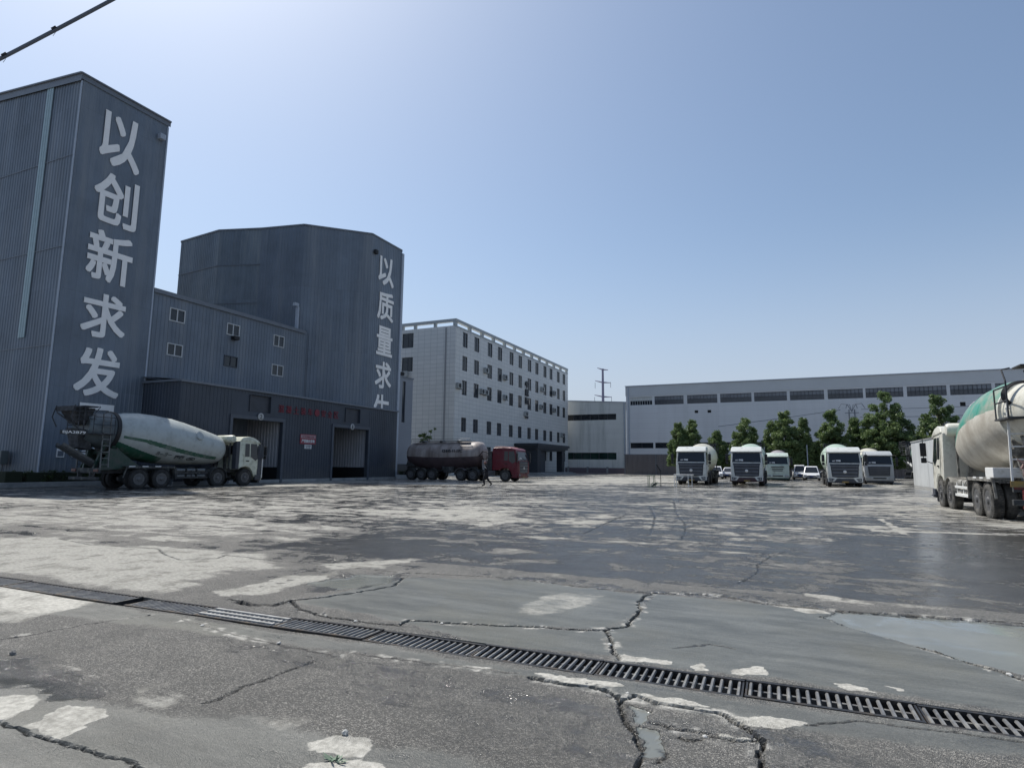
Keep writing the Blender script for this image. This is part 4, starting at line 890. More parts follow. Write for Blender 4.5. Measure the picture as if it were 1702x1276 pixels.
fence = thing('sheet_fence', 'tall brown grey sheet metal fence along the foot of the grey warehouse', 'fence', (-27.6, 112, 0))
mb = MB(); corr(mb, (0, 0), (46, 0), 0, 3.62, 3.62, .9, .06); mb.build('sheet_panel', FENCE, fence)
mb = MB(); mb.box(-.2, 46, -.03, .1, 3.62, 3.76); mb.box(-.2, 46, -.08, .05, 0, .12); mb.build('rail', TRIM, fence)
for k in range(9):
    mb = MB(); mb.box(-.06 + k * 5.75, .06 + k * 5.75, -.1, .06, 0, 3.72); mb.build('post', TRIM, fence)
lowf = thing('low_fence', 'low mauve panelled fence with pale posts below the pale warehouse', 'fence', (-41.5, 118, 0))
mb = MB(); mb.box(0, 13, 0, .06, .15, 1.15)
for k in range(30): mb.box(k * .43, k * .43 + .05, -.03, 0, .15, 1.2)
mb.build('panel', mat('mauve fence paint', (.15, .12, .135), .6, var=.15), lowf)
for k in range(4):
    mb = MB(); mb.box(.5 + k * 4.1, .85 + k * 4.1, -.15, .2, 0, 1.35); mb.build('post', CONC, lowf)
mb = MB(); mb.box(-.5, 13.5, -.4, .3, 0, .16); mb.build('kerb', mat('pink grey kerb', (.22, .17, .18), .8, var=.1), lowf)
gate = thing('field_fence', 'dark green mesh fence panel between the parked trucks', 'fence', (-11.5, 104, 0))
mb = MB()
for k in range(26): mb.bar((k * .28, 0, .2), (k * .28, 0, 3.3), .05)
for z in (.3, 1.2, 2.2, 3.25): mb.bar((0, 0, z), (7.1, 0, z), .06)
mb.box(0, 7.1, .04, .06, .2, 3.2)
mb.build('mesh_panel', mat('dark green mesh', (.025, .045, .035), .6), gate)
for k in range(3):
    mb = MB(); mb.bar((k * 3.5, -.05, 0), (k * 3.5, -.05, 3.5), .12); mb.build('post', TRIM_L, gate)

wall = thing('concrete_wall', 'pale concrete panel wall behind the mixer at the right', 'wall', (10.5, 66.2, 0))
mb = MB()
for k in range(12):
    y1 = -k * 3.0; y0 = y1 - 2.985
    mb.bbox(0, .22, y0, y1, 0, 3.86, .012)
mb.build('panel', CONC_L, wall)
mb = MB(); mb.box(-.05, .3, -36, .05, 3.862, 3.98); mb.build('coping', CONC, wall)

pyl = thing('power_pylon', 'slim steel power pylon with short cross arms rising behind the warehouse', 'pylon', (-95.0, 336, 0))
mb = MB(); mb.tube([(0, 0, 0), (0, 0, 57.5)], [1.2, .6], 8); mb.build('mast', mat('pylon paint', (.24, .23, .32), .6), pyl)
for z, w in ((57.0, 3.2), (49.5, 4.6), (41.2, 5.0)):
    mb = MB(); mb.tube([(-w, 0, z + 1.2), (0, 0, z), (w, 0, z - .4)], [.2, .5, .2], 6); mb.build('cross_arm', mat('pylon paint', (0, 0, 0)), pyl)
    if z < 55:
        for sx_ in (-1, 1):
            mb = MB(); mb.tube([(sx_ * w, 0, z), (sx_ * w, 0, z - 3.2)], .12, 5); mb.build('insulator', STEEL, pyl)
up = thing('utility_pole', 'grey utility pole with bent crown arms against the grey warehouse', 'pole', (11.0, 123.6, 0))
mb = MB(); mb.tube([(-.45, 0, 0), (-.45, 0, 12)], .11); mb.tube([(.45, 0, 0), (.45, 0, 12)], .11); mb.build('mast', TRIM, up)
for a in (-1.6, -.7, .7, 1.6):
    mb = MB(); mb.tube([(0, 0, 11.6), (a * .4, 0, 12.9), (a, 0, 12.9 + .1 * abs(a)), (a * 1.3, 0, 12.2)], .06, 6); mb.build('arm', TRIM, up)
mb = MB(); mb.bar((-1.1, 0, 11.4), (1.1, 0, 11.4), .12); mb.build('cross_arm', TRIM, up)
for nm, pts, lab in (('overhead_wire', [(9.2, 123.6, 12.0), (-1, 123.8, 10.6), (-12.0, 124.2, 9.4)], 'thin dark wire dropping left from the bent arm pole'), ('overhead_wire', [(12.5, 123.6, 12.0), (24, 123.8, 11.8), (50, 124.2, 12.6)], 'upper dark wire running right from the bent arm pole'), ('overhead_wire', [(12.2, 123.6, 10.6), (24, 123.8, 10.3), (50, 124.2, 11)], 'lower dark wire running right from the bent arm pole')):
    mb = MB(); P = [Vector(p) for p in pts]; q = [P[0].lerp(P[1], t).lerp(P[1].lerp(P[2], t), t) for t in np.linspace(0, 1, 12)]; mb.tube(q, .055, 5); tag(mb.build(nm, CABLE), lab, 'wire')
LPOLE = [(-10.4, 4.4, 'thin grey pole beside the leftmost parked truck'), (-2.9, 4.4, 'thin grey pole left of the green white parked truck'), (2.6, 4.7, 'thin grey pole standing among the white cars'), (5.2, 4.7, 'thin grey pole left of the large right hand parked truck')]
for x, h, lab in LPOLE:
    mb = MB(); mb.tube([(0, 0, 0), (0, 0, h)], .06, 8); mb.box(-.12, .12, -.12, .12, 0, .05); o = mb.build('thin_pole', TRIM_L); o.location = (x, 94, 0); tag(o, lab, 'pole')

cab_ = MB(); A_ = Vector((-4.166, 1.636, 3.684)); B_ = Vector((-3.495, 2.085, 4.358)); d = (B_ - A_)
pts = [A_ + d * t + Vector((0, 0, -.16 * 4 * (t + 1.6) * (2.8 - t) / 38.8 + .07)) for t in np.linspace(-1.6, 2.8, 24)]
cab_.tube(pts, .0105, 10); oc = cab_.build('overhead_cable', CABLE, smooth=True); tag(oc, 'thick grey overhead cable crossing the upper left corner', 'cable')
for t in (.17, .47):
    p = A_ + d * t; dn = d.normalized(); mb = MB(); mb.tube([p - dn * .015, p + dn * .015], .0135, 10); mb.tube([p, p + Vector((.012, 0, -.028)), p + Vector((-.01, 0, -.042))], .0012, 5); mb.build('cable_tie', BLACK, oc)
# ------------------------------------------------------------------ vehicles
def wheel(parent, x, y, r=.53, w=.30, side=1, tm=None, dual=False, tread=True):
    """tyre with tread blocks and dished rim; side=+1 outer face towards +x"""
    tm = tm or TYRE; mb = MB(); x0 = -w / 2; n = 40
    prof = [(-w / 2 + .02, r * .58), (-w / 2, r * .66), (-w / 2 - .01, r * .80), (-w / 2 + .02, r * .95), (-w / 2 + .06, r), (w / 2 - .06, r), (w / 2 - .02, r * .95), (w / 2 + .01, r * .80), (w / 2, r * .66), (w / 2 - .02, r * .58)]
    mb.lathe(prof, (0, 0, 0), (1, 0, 0), n, closed=True)
    if dual: mb.lathe([(t - side * (w + .05), q) for t, q in prof], (0, 0, 0), (1, 0, 0), n, closed=True)
    if tread:
        for k in range(44):
            a = 2 * math.pi * k / 44; c, s = math.cos(a), math.sin(a)
            for sx in (-1, 1):
                xx = sx * w * .30; da = .048
                q = []
                for (u, rr) in ((-1, r - .005), (1, r - .005), (1, r + .03), (-1, r + .03)):
                    q.append((rr * math.cos(a + u * da), rr * math.sin(a + u * da)))
                v = [(xx - w * .16, p[0], p[1]) for p in q] + [(xx + w * .16, p[0], p[1]) for p in q]
                mb.add(v, [(0, 1, 2, 3), (4, 7, 6, 5), (0, 4, 5, 1), (1, 5, 6, 2), (2, 6, 7, 3), (3, 7, 4, 0)])
    o = mb.build('wheel', tm, parent, smooth=True, auto=30); o.location = (x, y, r)
    mb = MB(); f = side * (w / 2 - .015)
    mb.lathe([(f, r * .60), (f - side * .02, r * .56), (f - side * (.14 if dual else .05), r * .52), (f - side * (.16 if dual else .03), r * .30), (f - side * (.02 if dual else -.04), r * .25), (f + side * .02, r * .20), (f + side * .04, r * .12), (f + side * .04, .001)], (0, 0, 0), (1, 0, 0), 28)
    for k in range(10):
        a = 2 * math.pi * k / 10; mb.lathe([(f - side * .1, .02), (f + side * (.0 if dual else .06), .02)], (0, math.cos(a) * r * .40, math.sin(a) * r * .40), (1, 0, 0), 6)
    mb.build('rim', RIM, o, smooth=True)
    return o

def fender(parent, x0, x1, y, r, m, a0=10, a1=170, t=.03, zc=.53):
    mb = MB(); n = 12; v = []
    for i in range(n + 1):
        a = R(a0 + (a1 - a0) * i / n)
        for x in (x0, x1):
            for q in (r, r + t): v.append((x, y + q * math.cos(a), zc + q * math.sin(a)))
    f = []
    for i in range(n):
        o = 4 * i; f += [(o, o + 2, o + 6, o + 4), (o + 1, o + 5, o + 7, o + 3), (o, o + 4, o + 5, o + 1), (o + 2, o + 3, o + 7, o + 6)]
    mb.add(v, f); return mb.build('mudguard', m, parent)

def loft_cab(prof, wb, wt, zlo, zhi, bev=.07):
    """cab shell from a side profile (y,z): narrower to the roof, bevelled"""
    bm = bmesh.new(); L = []; Rr = []
    for y, z in prof:
        t = min(1, max(0, (z - zlo) / (zhi - zlo))); w = wb + (wt - wb) * t
        L.append(bm.verts.new((-w, y, z))); Rr.append(bm.verts.new((w, y, z)))
    n = len(prof); bm.faces.new(L); bm.faces.new(Rr[::-1])
    for i in range(n): bm.faces.new((L[i], Rr[i], Rr[(i + 1) % n], L[(i + 1) % n]))
    bmesh.ops.recalc_face_normals(bm, faces=bm.faces[:])
    bmesh.ops.bevel(bm, geom=[e for e in bm.edges], offset=bev, segments=3, profile=.6, affect='EDGES', clamp_overlap=True)
    return bm

def make_cab(root, y0, y1, body, style='A', lower=GRILLE, paper=True, flat=False, z0=.80, zt=2.94, visor=False, axle=1.27, intake=False):
    """forward control cab between y0 (back) and y1 (front); style A: dark central grille, B: pale face with slots"""
    w = 1.20; g = z0 - .12
    ya = y1 - axle
    prof = [(y0, 1.02), (y0, zt - .06), (y0 + .15, zt), (y1 - .55, zt), (y1 - .28, zt - .10), (y1 - .02, z0 + 1.02), (y1, z0 + .9), (y1 + .02, g - .26), (y1 - .12, g - .32), (y1 - .34, g - .32), (ya + .66, .62), (ya + .58, .90), (ya + .34, 1.16), (ya, 1.24), (ya - .34, 1.18), (ya - .60, 1.02)]
    mb = MB(); mb.bm(loft_cab(prof, w + .02, w - .05, z0 + .8, zt, .05)); cab = mb.build('cab', body, root, smooth=True, auto=35)
    # slope of the windscreen
    def scr(z): return y1 - .02 - (.26) * (z - (z0 + 1.02)) / (zt - .10 - (z0 + 1.02))
    def wid(z): return (w + .02) + (-.07) * min(1, max(0, (z - z0 - .8) / (zt - z0 - .8)))
    za, zb = z0 + 1.06, zt - .26; e = .012
    mb = MB(); P = [(-(wid(za) - .11), scr(za) + e, za), (wid(za) - .11, scr(za) + e, za), (wid(zb) - .13, scr(zb) + e, zb), (-(wid(zb) - .13), scr(zb) + e, zb)]
    Q = [(p[0], p[1] - .03, p[2]) for p in P]; mb.add(P + Q, [(0, 1, 2, 3), (4, 7, 6, 5), (0, 4, 5, 1), (1, 5, 6, 2), (2, 6, 7, 3), (3, 7, 4, 0)])
    ws = mb.build('windscreen', GLASS, cab)
    mb = MB()
    for s in (-.55, .1): mb.tube([(s, scr(za) + .03, za + .03), (s + .75, scr(za + .25) + .035, za + .22)], .012, 5)
    mb.build('wiper', BLACK, ws)
    if paper:
        mb = MB(); a, b = za + .10, za + .24; mb.add([(.25, scr(a) + .02, a), (.58, scr(a) + .02, a), (.58, scr(b) + .02, b), (.25, scr(b) + .02, b), (.64, scr(a) + .02, a + .02), (.84, scr(a) + .02, a + .02), (.84, scr(b) + .02, b - .02), (.64, scr(b) + .02, b - .02)], [(0, 1, 2, 3), (4, 5, 6, 7)])
        mb.build('dash_paper', PAPER, ws)
    mb = MB(); mb.box(-.75, .75, y0 - .012, y0 + .02, z0 + 1.15, zt - .35); mb.build('rear_window', GLASS, cab)
    # roof cap and sun visor
    mb = MB()
    if flat: pr = [(y0 + .05, zt - .04), (y0 + .1, zt + .10), (y0 + 1.0, zt + .14), (y1 - .75, zt + .10), (y1 - .42, zt + .02), (y1 - .22, zt - .10), (y1 - .4, zt - .14)]
    else: pr = [(y0 + .05, zt - .04), (y0 + .25, zt + .16), (y0 + .7, zt + .24), (y1 - 1.05, zt + .25), (y1 - .62, zt + .17), (y1 - .30, zt - .0), (y1 - .08, zt - .17), (y1 - .12, zt - .24), (y1 - .4, zt - .14)]
    mb.bm(loft_cab(pr, w - .0, w - .05, zt - .1, zt + .25, .035)); mb.build('roof_cap', body, cab, smooth=True, auto=25)
    if visor:
        mb = MB(); mb.add([(-w + .1, y1 - .22, zt - .05), (w - .1, y1 - .22, zt - .05), (w - .06, y1 - .02, zt - .27), (-w + .06, y1 - .02, zt - .27), (-w + .1, y1 - .19, zt - .03), (w - .1, y1 - .19, zt - .03), (w - .06, y1 + .02, zt - .26), (-w + .06, y1 + .02, zt - .26)], [(0, 1, 2, 3), (4, 7, 6, 5), (0, 4, 5, 1), (1, 5, 6, 2), (2, 6, 7, 3), (3, 7, 4, 0)]); mb.build('sun_visor', body if style != 'B' else LAMP_R if False else body, cab)
    # doors and side windows
    for s in (-1, 1):
        X = lambda z, o=.0: s * (wid(z) + .012 + o)
        zl, zh = z0 + 1.02, zt - .22
        mb = MB()
        dp = [(y1 - 1.42, 1.30), (y1 - 1.45, z0 + .9), (y1 - 1.42, zt - .14), (y1 - .34, zt - .14), (y1 - .12, z0 + .95), (y1 - .10, z0 + .30), (y1 - .60, z0 + .12), (y1 - .74, 1.12), (y1 - .94, 1.28)]
        v = [(X(z), y, z) for y, z in dp] + [(X(z) - s * .03, y, z) for y, z in dp]; n = len(dp)
        mb.add(v, [tuple(range(n)), tuple(range(n, 2 * n))[::-1]] + [(i, (i + 1) % n, n + (i + 1) % n, n + i) for i in range(n)])
        door = mb.build('door', body, cab)
        mb = MB()
        for poly in ([(y1 - 1.38, zl), (y1 - 1.36, zh), (y1 - 1.0, zh), (y1 - 1.0, zl)], [(y1 - .92, zl), (y1 - .92, zh), (y1 - .40, zh), (y1 - .22, zl - .04), (y1 - .50, zl - .26)]):
            v = [(X(z, .006), y, z) for y, z in poly]; mb.add(v, [tuple(range(len(v)))])
        mb.build('door_window', GLASS, door, recalc=False)
        mb = MB(); mb.box(min(X(z0 + .6), X(z0 + .6, .03)), max(X(z0 + .6), X(z0 + .6, .03)), y1 - 1.28, y1 - 1.05, z0 + .72, z0 + .78); mb.build('handle', BLACK, door)
        mb = MB(); mb.bbox(min(X(1.6, .0), X(1.6, .12)) - .0, max(X(1.6, .0), X(1.6, .12)), y1 - .58, y1 - .14, g - .34, g - .28, .01); mb.bbox(min(X(1.6, -.1), X(1.6, .06)), max(X(1.6, -.1), X(1.6, .06)), y1 - .50, y1 - .05, g - .40, g - .05, .02); mb.build('step', lower, cab)
        if intake: mb = MB(); mb.bbox(min(s * (w - .35), s * (w + .01)), max(s * (w - .35), s * (w + .01)), y0 - .26, y0 + .02, 1.05, zt - .1, .03); mb.build('air_intake', lower, cab)
        if intake:
            xs_ = s * (w + .035); mb = MB(); mb.prism([(y1 - .34, g - .2), (y1 - .30, z0 + .9), (y1 - .34, zt - .32), (y1 - .20, zt - .36), (y1 + .0, z0 + .95), (y1 + .03, g - .3)], 'x', min(xs_, xs_ - s * .03), max(xs_, xs_ - s * .03)); mb.build('corner_panel', lower, cab)
            mb = MB(); mb.tube([(xs_ + s * .03, y1 + .05, g - .25), (xs_ + s * .03, y1 + .06, z0 + .95)], .03, 6); mb.build('grab_rail', WHITE, cab)
        # mirrors
        mb = MB(); xm = s * (w + .30); mb.tube([(s * (w - .05), y1 - .25, zt - .15), (xm, y1 + .06, zt - .22), (xm, y1 + .06, z0 + 1.0), (s * w, y1 - .12, z0 + .85)], .018, 6); mb.bbox(xm - .11, xm + .11, y1 + .0, y1 + .10, zt - .95, zt - .38, .03); mb.bbox(xm - .10, xm + .10, y1 + .0, y1 + .09, zt - 1.22, zt - 1.0, .03)
        mb.build('mirror', BLACK, cab, smooth=True)
    # face
    yf = y1 + .02
    if style == 'A':
        mb = MB(); mb.add([(-.90, yf, z0 - .1), (.90, yf, z0 - .1), (1.06, yf - .03, z0 + .98), (-1.06, yf - .03, z0 + .98), (-.90, yf + .035, z0 - .1), (.90, yf + .035, z0 - .1), (1.06, yf + .0, z0 + .98), (-1.06, yf + .0, z0 + .98)], [(4, 5, 6, 7), (0, 4, 7, 3), (1, 2, 6, 5), (2, 3, 7, 6), (0, 1, 5, 4)])
        gr = mb.build('grille', GRILLE, cab)
        mb = MB()
        for z, h in ((z0 + .74, .10), (z0 + .50, .13), (z0 + .22, .14), (z0 - .02, .12)): mb.bbox(-.85 - (z - z0) * .12, .85 + (z - z0) * .12, yf + .02, yf + .075, z, z + h, .015)
        mb.build('grille_bar', GRILLE_L, gr)
        mb = MB(); mb.lathe([(0, .12), (.02, .12), (.03, .09)], (0, yf + .06, z0 + .36), (0, 1, 0), 20); mb.prism([(-.06, z0 + .30), (.06, z0 + .30), (0, z0 + .44)], 'y', yf + .09, yf + .1); mb.build('emblem', ALU, gr)
        for s in (-1, 1):
            mb = MB(); P = [(s * .93, z0 + .0), (s * 1.20, z0 + .0), (s * 1.16, z0 + .80), (s * 1.06, z0 + .96), (s * 1.0, z0 + .80)]
            mb.prism(P, 'y', yf - .06, yf + .05); mb.build('corner_deflector', body, cab)
            mb = MB(); P = [(s * .54, g + .02), (s * 1.22, g + .10), (s * 1.21, g - .31), (s * .78, g - .31)]
            mb.prism(P, 'y', yf - .10, yf + .06); hb = mb.build('lamp_housing', body, cab)
            mb = MB(); P = [(s * .76, g - .07), (s * 1.14, g - .02), (s * 1.13, g - .26), (s * .90, g - .27)]; mb.prism(P, 'y', yf + .055, yf + .075); hl = mb.build('headlight', GRILLE, hb)
            mb = MB(); mb.lathe([(0, .07), (.02, .06)], (s * 1.02, yf + .07, g - .14), (0, 1, 0), 14); mb.lathe([(0, .05), (.02, .045)], (s * .87, yf + .07, g - .16), (0, 1, 0), 14); mb.build('lens', LAMP, hl)
        mb = MB(); mb.bbox(-.84, .84, yf - .1, yf + .05, g - .32, g - .06, .03); mb.bbox(-1.16, 1.16, yf - .14, yf + .02, g - .40, g - .30, .03); bp = mb.build('bumper', lower, cab)
        mb = MB(); mb.box(-.24, .24, yf + .05, yf + .065, g - .38, g - .26); mb.build('number_plate', PLATE_Y, bp)
    else:
        mb = MB(); mb.bbox(-.95, .95, yf - .01, yf + .03, z0 + .0, z0 + .9, .02); gr = mb.build('grille', body, cab)
        mb = MB()
        for z, ww in ((z0 + .72, .72), (z0 + .50, .66), (z0 + .30, .60)): mb.prism([(-ww, z + .07), (-ww + .10, z - .03), (ww - .10, z - .03), (ww, z + .07)], 'y', yf + .02, yf + .045)
        mb.build('grille_slot', BLACK, gr)
        mb = MB(); mb.bbox(-1.2, 1.2, yf - .12, yf + .08, g - .40, g - .02, .05); bp = mb.build('bumper', body, cab, smooth=True)
        mb = MB(); mb.box(-.55, .55, yf + .08, yf + .09, g - .22, g - .1); mb.build('bumper_slot', BLACK, bp)
        mb = MB(); mb.bbox(-1.15, 1.15, yf - .16, yf + .0, g - .58, g - .40, .03); mb.build('lower_bumper', lower, cab)
        for s in (-1, 1):
            mb = MB(); mb.bbox(min(s * .72, s * 1.15), max(s * .72, s * 1.15), yf + .06, yf + .10, g - .28, g - .06, .03); mb.build('headlight', LAMP, bp)
        if style == 'C':
            mb = MB(); mb.prism([(-.86, z0 - .05), (.86, z0 - .05), (.95, z0 + .85), (-.95, z0 + .85)], 'y', yf + .03, yf + .07); p = mb.build('grille_panel', GRILLE, gr)
            mb = MB(); [mb.box(-.8, .8, yf + .07, yf + .085, z0 + .02 + k * .16, z0 + .08 + k * .16) for k in range(5)]; mb.build('grille_bar', GRILLE_L, p)
    return cab

AX_S = -.115; DSTEP = .12
def drum_profile(k, rear=-1.25):
    P = [(-2.6, .74), (-2.5, .78), (-1.34, .98), (-1.3, 1.06), (-1.12, 1.06), (-1.08, 1.0), (-.5, 1.17), (.2, 1.30), (1.1, 1.36), (2.2, 1.36), (3.0, 1.29), (3.8, 1.19), (4.6, 1.08), (5.4, .95), (5.75, .86), (5.98, .70), (6.12, .45), (6.18, .05)]
    out = []
    for (y0, r0), (y1, r1) in zip(P[:-1], P[1:]):
        n = max(1, int((y1 - y0) / DSTEP))
        for i in range(n): t = i / n; out.append((y0 + (y1 - y0) * t, r0 + (r1 - r0) * t))
    out.append(P[-1]); W_ = (-.5, .2, 1.1, 2.2, 3.0, 3.8, 4.6, 5.4)
    return [(y * k, r + (.005 if any(abs(y - q) < .02 for q in W_) else 0)) for y, r in out]

def drum(root, k, m, paintf, collar_m, zc=2.93, n=72, ring=1.10):
    """mixing drum on its tilted axis; paintf(y,sin,cos) gives the second paint colour"""
    ax = Vector((0, 1, AX_S / k)).normalized(); prof = drum_profile(k); zc0 = zc
    body = [p for p in prof if p[0] >= -1.12 * k - 1e-6]
    mb = MB(); up = Vector((0, 0, 1)); a = ax.cross(up).normalized(); b = a.cross(ax).normalized(); O = Vector((0, 0, zc0)); vals = []
    vs = []; fs = []
    for y, r in body:
        for q in range(n):
            an = 2 * math.pi * q / n; vs.append(O + ax * y + a * (r * math.cos(an)) + b * (r * math.sin(an))); vals.append(paintf(y / k, math.sin(an), math.cos(an)))
    for i in range(len(body) - 1):
        for q in range(n): fs.append((i * n + q, i * n + (q + 1) % n, (i + 1) * n + (q + 1) % n, (i + 1) * n + q))
    mb.add(vs, fs); o = mb.build('drum', m, root, smooth=True, recalc=True)
    at = o.data.attributes.new('paint', 'FLOAT', 'POINT'); at.data.foreach_set('value', np.array(vals, dtype=np.float32))
    mb = MB(); mb.lathe([(-2.55 * k, .66)] + [p for p in prof if p[0] <= -1.30 * k], O, ax, 48, closed=False); mb.build('drum_mouth_cone', collar_m, o, smooth=True)
    mb = MB(); mb.lathe([(-1.32 * k, .93), (-1.32 * k, ring), (-1.12 * k, ring), (-1.12 * k, .93)], O, ax, 48, closed=True); mb.build('roller_ring', BLACK if ring > 1.08 else CAB_C, o, smooth=True)
    return o, O, ax, a, b, prof
def on_drum(txt, name, m, par, D, k, y0, th0, L, h, side, bold=.02, lift=.02, tilt=0.):
    """lettering wrapped on the drum skin: reads along the truck; side=+1 right hand side"""
    o, O, ax, a, b, prof = D; v, f = text_mesh(txt, bold); ys = np.array([p[0] for p in prof]); rs = np.array([p[1] for p in prof])
    vs = []
    for p in v:
        y = y0 * k + side * p[0] * L; r = np.interp(y, ys, rs); an = th0 + tilt * p[0] + p[1] * h / r
        an = an if side > 0 else math.pi - an
        vs.append(O + ax * y + a * ((r + lift) * math.cos(an)) + b * ((r + lift) * math.sin(an)))
    mb = MB(); mb.add(vs, f); return mb.build(name, m, par, recalc=False)

def make_mixer(label, loc, rz, wb, front, cabback, k, body, drum_m, paintf, style='A', collar=None, tm=TYRE, lower=GRILLE, chass=CHASSIS, group=None, detail=True, plate=None, green_pedestal=False, tread=True, zc=2.93, ring=1.10):
    root = thing('mixer_truck', label, 'mixer truck', loc, rz, group)
    # frame
    mb = MB()
    for s in (-.42, .42): mb.box(s - .05, s + .05, -2.0, front - .5, .84, 1.10)
    for y in np.arange(-1.9, front - .6, .95): mb.box(-.37, .37, y - .05, y + .05, .88, 1.04)
    for y in wb: mb.tube([(-.95, y, .53), (.95, y, .53)], .09, 8); mb.lathe([(-.2, .1), (0, .24), (.2, .1)], (0, y - .2, .53), (0, 1, 0), 12)
    mb.build('chassis', chass, root)
    for i, y in enumerate(wb):
        for s in (-1, 1): wheel(root, s * (1.09 if i < 2 else 1.08), y, .53, .29 if i < 2 else .31, s, tm, dual=i < 2, tread=tread)
    for s in (-1, 1):
        xa, xb = (.72, 1.27) if s > 0 else (-1.27, -.72)
        mb = MB(); ya, yb = wb[0] - .75, wb[1] + .75
        mb.box(xa, xb, ya, yb, 1.18, 1.22); mb.box(xb - .04 if s > 0 else xa, xb if s > 0 else xa + .04, ya, yb, 1.12, 1.18)
        xo_ = xb - .03 if s > 0 else xa + .03
        mb.bar((xo_, ya + .02, 1.2), (xo_, ya - .16, .62), .06); mb.bar((xo_, yb - .02, 1.2), (xo_, yb + .10, .5), .05); mb.box(xa, xb, yb + .06, yb + .08, .5, 1.18)
        mb.build('rear_mudguard', chass, root)
        mb = MB(); [mb.box(xb if s > 0 else xa - .01, xb + .01 if s > 0 else xa, ya + .1 + q * .75, ya + .45 + q * .75, 1.185, 1.24) for q in range(3)]; mb.build('reflector', WHITE, root)
        fender(root, xa, xb, wb[2], .62, body if style == 'Y' else chass, 0, 180)
        # tanks, air bottles and side guard
        yg0, yg1 = wb[1] + .85, wb[2] - .75
        mb = MB(); X0 = .62 if s > 0 else -1.18
        L = yg1 - yg0
        for q in range(3): mb.lathe([(0, .02), (.02, .12), (L * .26, .12), (L * .26 + .02, .02)], (X0 + .42 if s > 0 else X0 + .14, yg0 + .08 + q * L * .32, .99), (0, 1, 0), 14)
        for q in range(3): mb.lathe([(0, .02), (.02, .12), (L * .26, .12), (L * .26 + .02, .02)], (X0 + .42 if s > 0 else X0 + .14, yg0 + .08 + q * L * .32, .66), (0, 1, 0), 14)
        mb.build('air_bottle', STEEL if chass is CHASSIS else mat('grimy white bottle', (.38, .37, .34), .6, var=.4, vscale=5, dirt=(.16, .155, .14), dscale=5), root, smooth=True)
        mb = MB(); mb.bbox(X0, X0 + .52, yg0 + .05, yg1 - .05, .58, .62, .01); xo = s * 1.22
        for z in (.52, .80): mb.box(min(xo, xo - s * .04), max(xo, xo - s * .04), yg0, yg1, z, z + .09)
        for y in (yg0 + .1, (yg0 + yg1) / 2, yg1 - .1): mb.box(min(xo - s * .06, xo - s * .04), max(xo - s * .06, xo - s * .04), y - .03, y + .03, .5, 1.0)
        mb.build('side_guard', chass if not chass is CHASSIS_L else WHITE, root)
    # drum and its supports
    D = drum(root, k, drum_m, paintf, collar or chass, zc, 260 if DSTEP < .1 else 72, ring)
    z_rear = zc + 1.3 * .115; pm = GREEN if green_pedestal else chass
    mb = MB()
    for s in (-1, 1): mb.bar((s * .42, -1.0 * k, 1.1), (s * .75, -1.25 * k, z_rear - .75), .16); mb.bar((s * .42, -2.0, 1.0), (s * .6, -1.6 * k, z_rear - .6), .12); mb.bar((s * .42, 0.0, 1.1), (s * .72, -1.1 * k, z_rear - .9), .12)
    mb.box(-.85, .85, -1.35 * k, -1.1 * k, z_rear - 1.22, z_rear - 1.02)
    if green_pedestal:
        mb.prism([(-2.0, 1.0), (-1.5 * k, z_rear - .9), (-1.0 * k, z_rear - 1.0), (.3, 1.15)], 'x', .80, .86); mb.prism([(-2.0, 1.0), (-1.5 * k, z_rear - .9), (-1.0 * k, z_rear - 1.0), (.3, 1.15)], 'x', -.86, -.80)
    mb.build('rear_pedestal', pm, root)
    mb = MB(); yp = 5.95 * k
    for s in (-1, 1): mb.bar((s * .42, yp + .25, 1.1), (s * .30, yp + .3, 2.2), .14)
    mb.bbox(-.45, .45, yp + .1, yp + .55, 1.85, 2.6, .04); mb.build('front_pedestal', chass, root)
    # water tank behind the cab
    mb = MB(); yt = cabback - .42 * k; mb.lathe([(-1.12, .05), (-1.1, .2), (-1.02, .25), (1.02, .25), (1.1, .2), (1.12, .05)], (0, yt, 2.98), (1, 0, 0), 24); tk = mb.build('water_tank', body, root, smooth=True)
    mb = MB(); [mb.bar((s * .8, yt, 1.1), (s * .8, yt, 2.85), .07) for s in (-1, 1)]; mb.build('tank_stand', chass, tk)
    # hopper, chute, ladder, platform
    hm = HOPPER; zr = zc + 2.5 * .115
    mb = MB(); yh = -2.55 * k
    mb.add([(-.72, yh - .78, zr + .98), (.72, yh - .78, zr + .98), (.62, yh + .25, zr + 1.0), (-.62, yh + .25, zr + 1.0), (-.40, yh - .40, zr + .18), (.40, yh - .40, zr + .18), (.32, yh + .2, zr + .1), (-.32, yh + .2, zr + .1), (-.64, yh - .70, zr + .98), (.64, yh - .70, zr + .98), (.54, yh + .18, zr + 1.0), (-.54, yh + .18, zr + 1.0)], [(0, 1, 5, 4), (1, 2, 6, 5), (3, 0, 4, 7), (2, 3, 7, 6), (4, 5, 6, 7), (0, 8, 9, 1), (1, 9, 10, 2), (2, 10, 11, 3), (3, 11, 8, 0), (8, 4, 5, 9), (9, 5, 6, 10), (11, 7, 4, 8)])
    mb.build('charge_hopper', hm, root)
    mb = MB()
    pts = [(-.5, yh - .45, zr - .05), (.5, yh - .45, zr - .05), (.38, yh - .25, zr - 1.05), (-.38, yh - .25, zr - 1.05)]
    q = [(p[0] * .9, p[1] + .65, p[2] - .12) for p in pts]
    mb.add(pts + q, [(0, 1, 2, 3), (0, 4, 5, 1), (1, 5, 6, 2), (3, 2, 6, 7), (0, 3, 7, 4), (4, 7, 6, 5)]); mb.build('discharge_funnel', hm, root)
